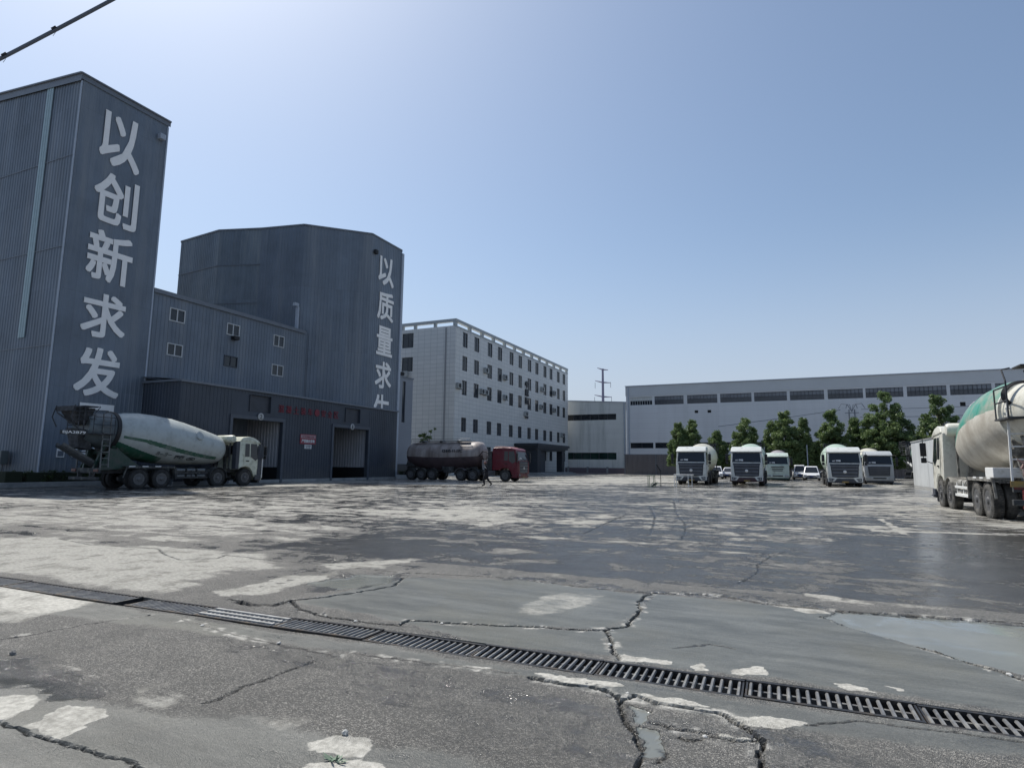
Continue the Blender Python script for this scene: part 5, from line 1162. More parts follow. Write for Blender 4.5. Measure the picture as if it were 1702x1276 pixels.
    mb = MB(); c0 = Vector((0.15, yh - 1.0, zr - .82)); c1 = Vector((.1, yh + 1.05, zr - 1.95)) if detail else Vector((0.1, yh + .9, zr - 1.9))
    n = 9; d = (c1 - c0).normalized(); sx = Vector((1, 0, 0)); nn = sx.cross(d).normalized(); v = []
    for P in (c0, c1):
        for rr in (.30, .27):
            for i in range(n): an = math.pi * i / (n - 1); v.append(P + sx * (rr * math.cos(an)) + nn * (rr * math.sin(an)) * (1 if nn.z < 0 else -1))
    f = []
    for o_ in (0, n):
        for i in range(n - 1): f.append((o_ + i, o_ + i + 1, o_ + 2 * n + i + 1, o_ + 2 * n + i))
    f += [(0, n, 3 * n, 2 * n), (n - 1, 3 * n - 1, 4 * n - 1, 2 * n - 1)]
    mb.add(v, f); mb.build('chute', STEEL, root)
    for s in (-1, 1):
        mb = MB()
        if chass is CHASSIS_L:
            for xx in (1.0, .42): mb.bar((s * xx, yh + .62, 1.15), (s * (xx - .05), yh + .62, zr + .15), .05)
            for q in range(6): mb.bar((s * 1.0, yh + .62, 1.4 + q * .36), (s * .4, yh + .62, 1.4 + q * .36), .04)
        else:
            for yy in (yh + .55, yh + .95): mb.bar((s * 1.0, yy, 1.15), (s * .9, yy - .0, zr + .75), .05)
            for q in range(8): mb.bar((s * 1.0, yh + .55, 1.3 + q * .33), (s * 1.0, yh + .95, 1.3 + q * .33), .04)
        mb.build('ladder', WHITE if chass is CHASSIS_L else STEEL, root)
        zp = zr - .35; mb = MB()
        mb.box(min(s * .66, s * 1.15), max(s * .66, s * 1.15), yh - .1, yh + 1.1, zp, zp + .05)
        mb.tube([(s * 1.12, yh - .05, zp), (s * 1.12, yh - .05, zp + 1.05), (s * 1.12, yh + .2, zp + 1.4), (s * .9, yh + .3, zp + 1.45)], .022, 6); mb.tube([(s * 1.12, yh + 1.05, zp), (s * 1.12, yh + 1.05, zp + .9)], .022, 6); mb.tube([(s * 1.12, yh - .05, zp + .9), (s * 1.12, yh + 1.05, zp + .9)], .022, 6); mb.tube([(s * 1.12, yh - .05, zp + .5), (s * 1.12, yh + 1.05, zp + .5)], .022, 6)
        mb.build('platform', hm, root)
    mb = MB(); mb.box(-.8, .8, yh - .86, yh - .80, zr + .80, zr + 1.06); mb.tube([(-.8, yh - .84, zr + 1.1), (-.8, yh - 1.0, zr + .5), (-.8, yh - .75, zr + .0)], .03, 6); mb.tube([(.8, yh - .84, zr + 1.1), (.8, yh - 1.0, zr + .5), (.8, yh - .75, zr + .0)], .03, 6)
    for q in range(4): mb.bar((.80, yh - .9, zr + 1.0 - q * .22), (.78, yh + .25, zr + 1.05 - q * .2), .035)
    mb.bar((.8, yh - .62, zr), (.8, yh - .62, zr + 1.05), .04); mb.bar((.8, yh - .35, zr - .3), (.8, yh - .35, zr + 1.05), .05); mb.bar((-.8, yh - .8, zr + .75), (.8, yh - .35, zr - .25), .05); mb.box(-.85, .85, yh - .4, yh + .3, zr + 1.06, zr + 1.10)
    mb.build('hopper_guard', hm, root)
    # rear end
    mb = MB(); mb.bbox(-1.2, 1.2, -2.25, -2.1, .50, .66, .02); mb.box(-1.15, 1.15, -2.15, -2.05, .86, 1.12)
    for s in (-.5, .5): mb.box(s - .05, s + .05, -2.2, -2.0, .6, .95)
    rb = mb.build('rear_bumper', chass if chass is CHASSIS else CHASSIS, root)
    for s in (-1, 1):
        mb = MB(); mb.bbox(min(s * .75, s * 1.13), max(s * .75, s * 1.13), -2.19, -2.15, .93, 1.07, .015); mb.build('tail_light', LAMP_R, rb)
    make_cab(root, cabback, front, body, style, lower, z0=.84, axle=front - wb[3], intake=body is CAB_Y)
    return root, D

PW = paint_mat('white green drum paint', (.42, .455, .445), (.028, .105, .068), .42, dirt=(.24, .26, .25), dthr=.55)
PG = paint_mat('cream drum paint with green top', (.56, .53, .46), (.026, .24, .165), .4, dirt=(.34, .30, .24), dthr=.47)
PC = paint_mat('cream drum paint', (.56, .54, .44), (.16, .22, .18), .4, dirt=(.34, .32, .25), dthr=.52)
PN = paint_mat('pale green drum paint', (.40, .50, .40), (.70, .68, .55), .4, dirt=(.28, .33, .27), dthr=.55)
PV = paint_mat('mauve grey drum paint', (.33, .30, .31), (.45, .50, .45), .4, dirt=(.22, .21, .21), dthr=.55)

# the mixer parked along the loading bay: right side to the camera
DSTEP = .03
def p_left(y, s, c):
    if c < -.2: return 0.
    mid = -.22 - .40 * max(0, min(1, (y - .1) / 5.2)); hw = .085 if y > -.9 else 0
    a = 1 if (abs(s - mid) < hw and .35 < y < 5.3) else (.6 if abs(s - mid) < hw * .8 and y <= .35 else 0)
    if s < -.62 - .1 * y and y < 1.6: a = 1
    return a
mix_l, DL = make_mixer('grey white mixer truck with green drum stripe parked along the loading bay', (-33.65, 22.03, 0), 0, [0, 1.32, 5.07, 7.15], 8.42, 6.6, 1.0, CAB_Y, PW, p_left, 'B', collar=mat('grey drum mouth', (.13, .16, .175), .5, var=.15, dirt=(.09, .11, .12), dscale=2), lower=GRILLE, green_pedestal=True)
on_drum('ヨ—ヨ一', 'drum_lettering', LETTER_K, DL[0], DL, 1, 1.55, R(-38), .95, .22, 1, .02)
on_drum('四四', 'drum_lettering', LETTER_K, DL[0], DL, 1, 2.6, R(-42), .62, .26, 1, .03)
on_drum('◯', 'drum_emblem', LETTER_K, DL[0], DL, 1, 3.45, R(-45), .62, .28, 1, .03); on_drum('S', 'drum_emblem', LETTER_K, DL[0], DL, 1, 3.45, R(-45), .34, .16, 1, .04)
o_, O_, ax_, a_, b_, pf_ = DL
c_ = math.cos(R(28)) * a_ + math.sin(R(28)) * b_; p_ = O_ + ax_ * 3.6 + c_ * 1.20
mb = MB(); mb.lathe([(0, .30), (.05, .30), (.06, .25), (.075, .24), (.075, .01)], p_, c_, 24); mb.build('drum_hatch', mat('hatch paint', (.36, .39, .385), .5, var=.2), o_, smooth=True)
mb = MB(); mb.box(.82, .85, -4.0, -2.7, 2.80, 3.0); pl = mb.build('number_board', CHASSIS, mix_l)
lettering('BJA2879', 'number_lettering', LETTER, pl, (.852, -3.35, 2.9), (0, 1, 0), (0, 0, 1), 1.1, .17, .01, .006)

# the mixer at the right edge, driving away: left side and rear towards the camera
def p_right(y, s, c): return 1. if s > .12 - .03 * (y - 2) and y > -1.0 else 0.
mix_r, DR = make_mixer('cream mixer truck with green topped drum at the right edge seen from behind', (6.75, 23.03, 0), 0, [0, 1.2, 4.7, 6.2], 7.42, 5.55, .86, CAB_C, PG, p_right, 'B', collar=CAB_C, tm=TYRE_L, lower=GRILLE, chass=CHASSIS_L, ring=1.065)
on_drum('华', 'drum_lettering', WHITE, DR[0], DR, .86, 1.7, R(46), .75, .55, -1, .02)
mb = MB(); mb.bbox(-1.17, -.40, -.55, .25, 1.23, 1.53, .02); mb.build('tool_box', WHITE, mix_r)
mb = MB(); mb.box(-.78, .1, -2.24, -2.2, .98, 1.22); p = mb.build('number_board', PLATE_Y, mix_r); lettering('03168', 'number_lettering', LETTER_K, p, (-.34, -2.242, 1.10), (1, 0, 0), (0, 0, 1), .72, .17, .006, .006)
mb = MB(); mb.box(-1.22, -.8, -2.23, -2.2, 1.0, 1.16); mb.build('tail_board', PLATE_Y, mix_r)
mb = MB(); mb.tube([(-.95, -2.2, .92), (-.98, -2.22, .42), (-.82, -2.22, .42), (-.84, -2.2, .92)], .022, 6); mb.build('warning_triangle', mat('red tube', (.40, .06, .05), .5), mix_r)
mb = MB(); mb.lathe([(0, .2), (.02, .22), (.9, .22), (.92, .2)], (-.5, -2.05, .55), (1, 0, 0), 18); mb.build('spare_roller', STEEL, mix_r, smooth=True)
mb = MB()
for q in range(4): mb.tube([(-.52 + .5 * math.cos(a) * (1 - .03 * q), -1.45 - .05 * q, 3.58 + .40 * math.sin(a) * (1 - .04 * q)) for a in np.linspace(.3 * q, .3 * q + 6.2, 22)], .028, 6)
mb.build('water_hose', BLACK, mix_r)
mb = MB(); mb.tube([(-.8, -1.7, 1.5), (-.6, -1.8, 1.95), (-.35, -1.7, 1.6), (-.1, -1.8, 1.9)], .04, 6); mb.tube([(-.9, -1.75, 1.75), (-.4, -1.85, 1.4), (.1, -1.8, 1.6)], .035, 6); mb.lathe([(0, .14), (.3, .14)], (-.6, -1.75, 1.55), (1, 0, 0), 14); mb.bbox(-.75, -.3, -1.9, -1.55, 1.25, 1.5, .03); mb.prism([(-.35, 1.9), (-.12, 1.9), (-.2, 3.0)], 'y', -1.9, -1.86); mb.build('chute_hydraulics', mat('oxide red', (.22, .12, .11), .7, var=.3, dirt=(.34, .30, .28), dscale=6), mix_r)

# the parked rows, facing the yard
def p_none(y, s, c): return 0.
def p_patch(y, s, c): return 1. if 3.2 < y < 4.2 and s > .2 else 0.
DSTEP = .12
G_ = 'mixer trucks parked facing the yard'
make_mixer('white mixer truck with dark grille and cream drum behind the pipe barrier', (-7.3, 60.6, 0), math.pi, [0, 1.32, 5.07, 7.15], 8.42, 6.5, 1.0, CAB_W, PC, p_none, 'A', lower=GRILLE, group=G_, detail=False, tread=False, zc=2.42)
make_mixer('white mixer truck with dark grille, pale green drum and maroon lower bumper', (-3.05, 61.6, 0), math.pi, [0, 1.32, 5.07, 7.15], 8.42, 6.5, 1.0, CAB_W, PN, p_patch, 'A', lower=mat('maroon bumper', (.05, .022, .03), .5, var=.2), group=G_, detail=False, tread=False, zc=2.42)
make_mixer('white mixer truck with grey green lamps nearest the large tree, left of a lower cab', (4.15, 63.6, 0), math.pi, [0, 1.32, 5.07, 7.15], 8.42, 6.5, 1.0, CAB_W, PN, p_none, 'A', lower=GRILLE, group=G_, detail=False, tread=False, zc=2.42)
make_mixer('pale green cabbed mixer truck with mauve drum and slotted white grille', (-1.05, 84.6, 0), math.pi, [0, 1.32, 5.07, 7.15], 8.42, 6.5, 1.0, CAB_G, PV, p_patch, 'B', lower=mat('green lower bumper', (.03, .06, .05), .6), group=G_, detail=False, tread=False, zc=2.42)
make_mixer('older grey cabbed mixer truck whose white drum nose shows above the cab', (8.1, 77.0, 0), math.pi, [0, 1.32, 5.07, 7.15], 8.42, 6.5, 1.0, mat('grey cab paint', (.40, .42, .43), .45, var=.1), PC, p_patch, 'C', lower=GRILLE, group=G_, detail=False, tread=False, zc=2.42)
make_mixer('mixer truck with pale green drum half hidden behind the concrete wall end', (12.7, 71.5, 0), R(200), [0, 1.32, 5.07, 7.15], 8.42, 6.5, 1.0, CAB_G, PN, p_none, 'B', lower=GRILLE, detail=False, tread=False)

# ------------------------------------------------------------------ red bulk cement tanker
tk = thing('tanker_truck', 'red cab bulk cement tanker truck with dusty brown tank before the office', 'tanker truck', (-34.2, 51.4, 0), R(-90))
TA = [.55, 1.75, 2.95]; TR = [6.1, 7.42]; TF = 10.75
mb = MB()
sec = [(-.22, .55, 2.52), (-.08, 1.0, 2.47), (.2, 1.18, 2.44), (.8, 1.22, 2.43), (2.2, 1.26, 2.41), (3.8, 1.28, 2.40), (6.0, 1.26, 2.42), (7.3, 1.24, 2.44), (7.75, 1.15, 2.46), (7.98, .9, 2.48), (8.08, .45, 2.48)]
n = 40; v = []; up_m = []
for y, r, zc in sec:
    for q in range(n):
        a = 2 * math.pi * q / n; dz = math.sin(a) * r
        belly = .55 * max(0, -math.sin(a)) ** 1.3 * max(0, 1 - abs(y - 3.8) / 3.6)
        v.append((math.cos(a) * min(r, 1.25), y, zc + dz - belly))
f = []; mi = []
for i in range(len(sec) - 1):
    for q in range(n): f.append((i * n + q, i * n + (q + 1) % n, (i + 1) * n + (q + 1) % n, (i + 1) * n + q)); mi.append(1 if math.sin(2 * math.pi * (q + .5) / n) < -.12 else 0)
f += [tuple(range(n))[::-1], tuple((len(sec) - 1) * n + q for q in range(n))]; mi += [0, 0]
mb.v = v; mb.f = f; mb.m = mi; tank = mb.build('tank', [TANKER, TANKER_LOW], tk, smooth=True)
mb = MB()
for y in (1.4, 3.4, 5.4): mb.lathe([(0, .3), (.16, .3), (.2, .22), (.22, .05)], (0, y, 3.64), (0, 0, 1), 20)
mb.build('hatch', STEEL, tank, smooth=True)
mb = MB(); mb.box(.35, .75, .4, 6.8, 3.72, 3.75); mb.box(-.75, -.35, .4, 6.8, 3.72, 3.75); mb.tube([(.8, .3, 3.6), (.8, .3, 3.95), (.8, 6.9, 3.95), (.8, 6.9, 3.6)], .02, 6); mb.build('walkway', STEEL, tank)
lettering('CHHS-11-17C', 'tank_lettering', LETTER_K, tank, (1.262, 5.2, 2.78), (0, 1, 0), (0, 0, 1), 2.2, .26, .01, .01)
mb = MB(); [mb.box(s - .06, s + .06, -.2, 7.6, 1.05, 1.32) for s in (-.5, .5)]; mb.box(-.6, .6, -.25, -.1, .55, 1.25); [mb.tube([(-.95, y, .53), (.95, y, .53)], .09, 8) for y in TA]; mb.bar((-1.1, 4.6, .45), (-1.1, 4.6, 1.1), .12); mb.bar((1.1, 4.6, .45), (1.1, 4.6, 1.1), .12); mb.prism([(4.1, 1.3), (5.4, 1.3), (5.2, .75), (4.3, .75)], 'x', -.9, 1.15); mb.prism([(-.2, 1.3), (.1, 2.3), (.6, 1.5), (.9, 1.3)], 'x', -.9, .9)
mb.box(-1.2, 1.2, -.3, -.2, .5, .68); mb.build('trailer_frame', CHASSIS, tk)
for y in TA:
    for s in (-1, 1): wheel(tk, s * 1.05, y, .53, .3, s, TYRE, True, False); fender(tk, .75 if s > 0 else -1.25, 1.25 if s > 0 else -.75, y, .6, CHASSIS, 15, 165)
mb = MB(); mb.tube([(.95, 3.5, .9), (.95, 4.0, .9), (.95, 4.1, 1.5), (.7, 4.2, 2.0)], .07, 8); mb.tube([(1.0, 8.0, 2.3), (1.05, 8.4, 2.75), (1.05, 8.95, 2.6), (1.05, 9.25, 1.9), (1.05, 9.3, 1.2)], .05, 8); mb.build('hose', BLACK, tk)
mb = MB(); mb.bbox(.5, 1.1, 8.35, 8.85, 1.15, 1.95, .03); mb.lathe([(0, .15), (.4, .15)], (.75, 8.75, 1.5), (0, 1, 0), 14); mb.build('air_compressor', mat('grey machine paint', (.22, .21, .21), .6, var=.2), tk)
mb = MB(); [mb.box(s - .05, s + .05, 5.2, TF + .8, .80, 1.04) for s in (-.42, .42)]; [mb.tube([(-.95, y, .53), (.95, y, .53)], .09, 8) for y in (*TR, TF)]; mb.build('tractor_frame', CHASSIS, tk)
for y in TR:
    for s in (-1, 1): wheel(tk, s * 1.05, y, .53, .3, s, TYRE, True, False)
for s in (-1, 1):
    wheel(tk, s * 1.05, TF, .53, .3, s, TYRE, False, False)
    fender(tk, .72 if s > 0 else -1.25, 1.25 if s > 0 else -.72, TR[0], .62, mat('pale mudguard', (.16, .15, .16), .5, var=.2), 40, 180); fender(tk, .72 if s > 0 else -1.25, 1.25 if s > 0 else -.72, TR[1], .62, CHASSIS, 0, 140)
    mb = MB(); mb.bbox(min(s * .6, s * 1.2), max(s * .6, s * 1.2), 8.5, 9.75, .50, .98, .05); mb.build('fuel_tank', mat('dull alloy tank', (.10, .10, .11), .45, metal=.5, var=.3), tk)
mb = MB(); mb.bbox(-1.0, 1.1, 8.95, 9.35, 1.0, 2.2, .04); mb.bbox(.7, 1.15, 9.1, 9.4, 1.1, 2.75, .04); mb.build('rear_machinery', CHASSIS, tk)
make_cab(tk, 9.45, 12.05, CAB_R, 'A', CAB_R, z0=.86, zt=2.95, axle=12.05 - TF, flat=True)
mb = MB(); mb.bm(loft_cab([(9.6, 3.0), (9.6, 3.16), (10.2, 3.2), (10.9, 3.14), (11.3, 3.02)], 1.05, 1.0, 3.0, 3.2, .03)); mb.build('roof_spoiler', mat('pale red dusty roof', (.30, .13, .12), .5, var=.2), tk, smooth=True)

# ------------------------------------------------------------------ cars
def make_car(label, x, y, rz, body, L=4.6, W=1.82, Hh=1.62, van=False, group=None):
    t = thing('parked_car', label, 'car' if not van else 'van', (x, y, 0), rz, group)
    hw = W / 2; b = .86 if not van else .95
    low = [(-L / 2, .42), (-L / 2 + .05, b - .02), (-L / 2 + .3, b + .06), (L / 2 - 1.25, b + .06), (L / 2 - .25, b - .14), (L / 2, b - .30), (L / 2, .34), (L / 2 - .3, .24), (-L / 2 + .3, .26)]
    mb = MB(); mb.bm(loft_cab(low, hw, hw - .04, .3, b + .1, .09)); bd = mb.build('body', body, t, smooth=True)
    top = [(-L / 2 + .25, b), (-L / 2 + .62, Hh - .04), (-L / 2 + .9, Hh), (L / 2 - 2.1 if not van else L / 2 - 1.4, Hh), (L / 2 - 1.95 if not van else L / 2 - 1.3, Hh - .06), (L / 2 - 1.15 if not van else L / 2 - .7, b)]
    mb = MB(); mb.bm(loft_cab(top, hw - .06, hw - .26, b, Hh, .07)); cb = mb.build('cabin', body, bd, smooth=True)
    A_ = (L / 2 - 1.22, b + .08) if not van else (L / 2 - .76, b + .08); B_ = (L / 2 - 1.9, Hh - .12) if not van else (L / 2 - 1.22, Hh - .12)
    mb = MB(); mb.add([(-hw + .18, A_[0] + .03, A_[1]), (hw - .18, A_[0] + .03, A_[1]), (hw - .34, B_[0] + .03, B_[1]), (-hw + .34, B_[0] + .03, B_[1])], [(0, 1, 2, 3)]); mb.build('windscreen', GLASS, cb)
    for s in (-1, 1):
        mb = MB(); mb.add([(s * (hw - .05), -L / 2 + .7, b + .08), (s * (hw - .05), A_[0] - .25, b + .08), (s * (hw - .215), B_[0] - .1, Hh - .12), (s * (hw - .215), -L / 2 + .9, Hh - .12)], [(0, 1, 2, 3)]); mb.build('side_window', GLASS, cb)
        mb = MB(); mb.bbox(min(s * .5, s * (hw - .06)), max(s * .5, s * (hw - .06)), L / 2 - .06, L / 2 + .02, b - .34, b - .18, .03); mb.build('headlight', LAMP, bd)
        mb = MB(); mb.bbox(min(s * hw, s * (hw + .16)), max(s * hw, s * (hw + .16)), A_[0] - .3, A_[0] - .12, b + .08, b + .22, .03); mb.build('mirror', body, bd)
        for yy in (-L / 2 + .85, L / 2 - .9): wheel(t, s * (hw - .10), yy, .34, .22, s, TYRE, False, False)
    mb = MB(); mb.bbox(-hw + .45, hw - .45, L / 2 - .03, L / 2 + .03, .50, b - .24, .02); mb.bbox(-hw + .3, hw - .3, L / 2 - .02, L / 2 + .04, .26, .42, .02); mb.build('grille', BLACK, bd)
    mb = MB(); mb.box(-.22, .22, L / 2 + .03, L / 2 + .045, .44, .54); mb.build('number_plate', mat('blue plate', (.03, .08, .30), .4), bd)
    return t
CW = mat('white car paint', (.70, .71, .72), .25, spec=.6); CS = mat('silver car paint', (.42, .43, .45), .3, metal=.4)
G2 = 'cars parked beyond the trucks'
make_car('white car with dark front parked just right of the pipe barrier truck', -8.6, 84, R(184), CW, 4.6, 1.82, 1.62, group=G2)
make_car('silver car peeking out beside the white car in the gap between trucks', -7.1, 86.5, R(176), CS, 4.4, 1.76, 1.5, group=G2)
make_car('small white van behind the white off roader', 1.4, 88.5, R(182), CW, 4.2, 1.62, 1.88, True, G2)
make_car('white off roader in front of the small white van', 2.65, 83.5, R(178), CW, 4.6, 1.84, 1.72, group=G2)
make_car('dark windowed white car tail between the pale green mixer and its neighbour', -3.6, 72.8, R(180), CW, 4.5, 1.8, 1.5, group=G2)
# ------------------------------------------------------------------ drain grates in the channel
def grate_proto(L, ladder=False):
    t = thing('drain_grate', None, None); W_ = DR1 - DR0 - .02; w2 = W_ / 2
    mb = MB(); mb.box(0, L, -w2, -w2 + .03, -.05, .004); mb.box(0, L, w2 - .03, w2, -.05, .006); mb.box(0, .012, -w2 + .03, w2 - .03, -.05, 0); mb.box(L - .012, L, -w2 + .03, w2 - .03, -.05, 0)
    mb.build('frame', RUST, t)
    mb = MB()
    if ladder:
        for y in (-.10, 0.0, .10): mb.box(.02, L - .02, y - .018, y + .018, -.028, .012)
    n = int(L / .056)
    for k in range(n):
        x = .03 + k * (L - .06) / (n - 1); mb.tube([(x, -w2 + .03, -.012), (x, w2 - .03, -.012)], .0125, 6)
    for y in (-.06, .06): mb.box(.02, L - .02, y - .012, y + .012, -.07, -.028)
    mb.build('bars', GRATE_W if ladder else STEELBAR, t)
    return t
STEELBAR = mat('scuffed grate bar', (.17, .17, .17), .5, metal=.35, bump=.3, bscale=80, var=.45, vscale=7, dirt=(.32, .31, .28), dscale=6, dthr=.58)
gp = None; gl = None; x = -10.4; k = 0; gr_rng = random.Random(5)
while x < 2.2:
    L = .98
    if -6.9 < x + L < -5.9: L = .98
    lad = abs(x - (-5.45)) < .5
    if lad: o = grate_proto(L, True); lab = 'pale caked drain grate with three lengthwise bars among the plain ones'
    else:
        if gp is None: gp = grate_proto(.98); o = gp
        else: o = copy_tree(gp)
        lab = 'dark steel drain grate of plain cross bars in the yard channel'
    yc = (DR0 + DR1) / 2 + SHEAR * (x + L / 2)
    o.location = (x, yc - SHEAR * L / 2, .004 + gr_rng.uniform(-.006, .003)); o.rotation_euler = (gr_rng.uniform(-.012, .012), gr_rng.uniform(-.006, .006), math.atan(SHEAR) + gr_rng.uniform(-.004, .004))
    tag(o, lab, 'drain grate', 'drain grates across the yard' if not lad else None)
    x += L + (.17 if abs(x + L + 6.75) < .5 else .012); k += 1

# ------------------------------------------------------------------ broken concrete lying loose
def chunk(x, y, s, seed, label, m=None, flat=.45):
    rr = random.Random(seed); bm = bmesh.new(); bmesh.ops.create_icosphere(bm, subdivisions=2, radius=1)
    for v in bm.verts:
        k = 1 + rr.uniform(-.22, .22); v.co = Vector((v.co.x * k * s, v.co.y * k * s * .75, max(-.3, v.co.z * k) * s * flat))
    mb = MB(); mb.bm(bm); o = mb.build('concrete_chunk', m or CHUNK, None); o.location = (x, y, s * flat * .25); o.rotation_euler = (0, 0, rr.uniform(0, 6)); tag(o, label, 'rubble'); return o
CHUNK = mat('broken concrete', (.46, .46, .44), .9, bump=.5, bscale=30, var=.2, vscale=8)
CHUNK_D = mat('damp broken concrete', (.17, .17, .165), .85, bump=.5, bscale=30, var=.3, vscale=8)
GR_ = 'loose concrete chunks along the broken edge'
for (x, y, s, sd, m) in CHUNKS:
    o = chunk(x, y, s, sd, 'small pale lump of broken concrete lying along a crack in the yard' if m else 'small dark damp lump of broken concrete lying along a crack in the yard', CHUNK if m else CHUNK_D); o['group'] = 'pale loose lumps along the cracks' if m else 'dark loose lumps along the cracks'
o = chunk(-2.26, 2.82, .022, 77, 'pale pebble standing on the bright patch above the weed', CHUNK, .9)
o = chunk(-5.42, 2.82, .03, 78, 'dark lump alone on the wet skim at the lower left', CHUNK_D, .8)
rr = random.Random(9)
wd = thing('weed', 'tiny pale green weed sprouting by a bright patch at the bottom', 'plant', (-2.1, 2.56, 0))
mb = MB()
for k in range(16):
    a = rr.uniform(0, 6.28); L = rr.uniform(.03, .075); p = Vector((rr.uniform(-.03, .03), rr.uniform(-.02, .02), 0)); d = Vector((math.cos(a), math.sin(a), rr.uniform(.15, .6))).normalized() * L; s = Vector((-math.sin(a), math.cos(a), 0)) * .006
    mb.add([p - s * .4, p + s * .4, p + d * .6 + s, p + d, p + d * .6 - s], [(0, 1, 2, 3, 4)])
mb.build('leaves', mat('weed green', (.12, .18, .12), .6), wd)
mb = MB(); mb.tube([(0, 0, 0), (.01, 0, .03)], .004, 5); mb.build('stem', mat('weed green', (0, 0, 0)), wd)

# ------------------------------------------------------------------ pipe barrier, work trolley
br = thing('pipe_barrier', 'low pale pipe barrier standing before the leftmost parked mixer', 'barrier', (-7.95, 47.6, 0))
mb = MB(); mb.tube([(0, 0, .88), (1.45, 0, .88)], .03, 8); mb.build('top_rail', WHITE, br)
for xx, w in ((0.02, .16), (1.05, .28)):
    mb = MB(); mb.tube([(xx, 0, 0), (xx, 0, .86)], .025, 8); mb.tube([(xx + w, .0, 0), (xx + w, 0, .86)], .025, 8); mb.tube([(xx, 0, .05), (xx + w, 0, .05)], .02, 8); mb.tube([(xx, -.2, .02), (xx, .2, .02)], .02, 6); mb.build('leg', WHITE, br)
tr = thing('pump_trolley', 'spindly green pipe stand with a raised nozzle left of the pipe barrier', 'stand', (-9.6, 46.0, 0))
mb = MB()
for xx in (0, .42):
    for yy in (0, .5): mb.tube([(xx, yy, 0), (xx, yy, .80)], .022, 6)
mb.tube([(0, 0, .8), (.42, 0, .8), (.42, .5, .8), (0, .5, .8), (0, 0, .8)], .022, 6); mb.tube([(.42, .25, .15), (.95, .25, .12)], .022, 6); mb.build('frame', YEL_GREEN, tr)
mb = MB(); mb.tube([(.9, .25, 0), (.9, .25, 1.05), (.86, .25, 1.2)], .022, 6); mb.tube([(.92, .25, 1.1), (.62, .25, 1.62)], .05, 8); mb.build('nozzle', BLACK, tr)
mb = MB(); mb.tube([(.15, .2, .06), (.3, .1, .25), (.5, .25, .06), (.65, .2, .3), (.5, .0, .1), (.25, -.1, .04)], .03, 6); mb.build('hose', YEL_GREEN, tr)
mb = MB(); mb.bar((.28, -.05, .02), (.62, .05, .28), .10); mb.build('pump', CHASSIS, tr)

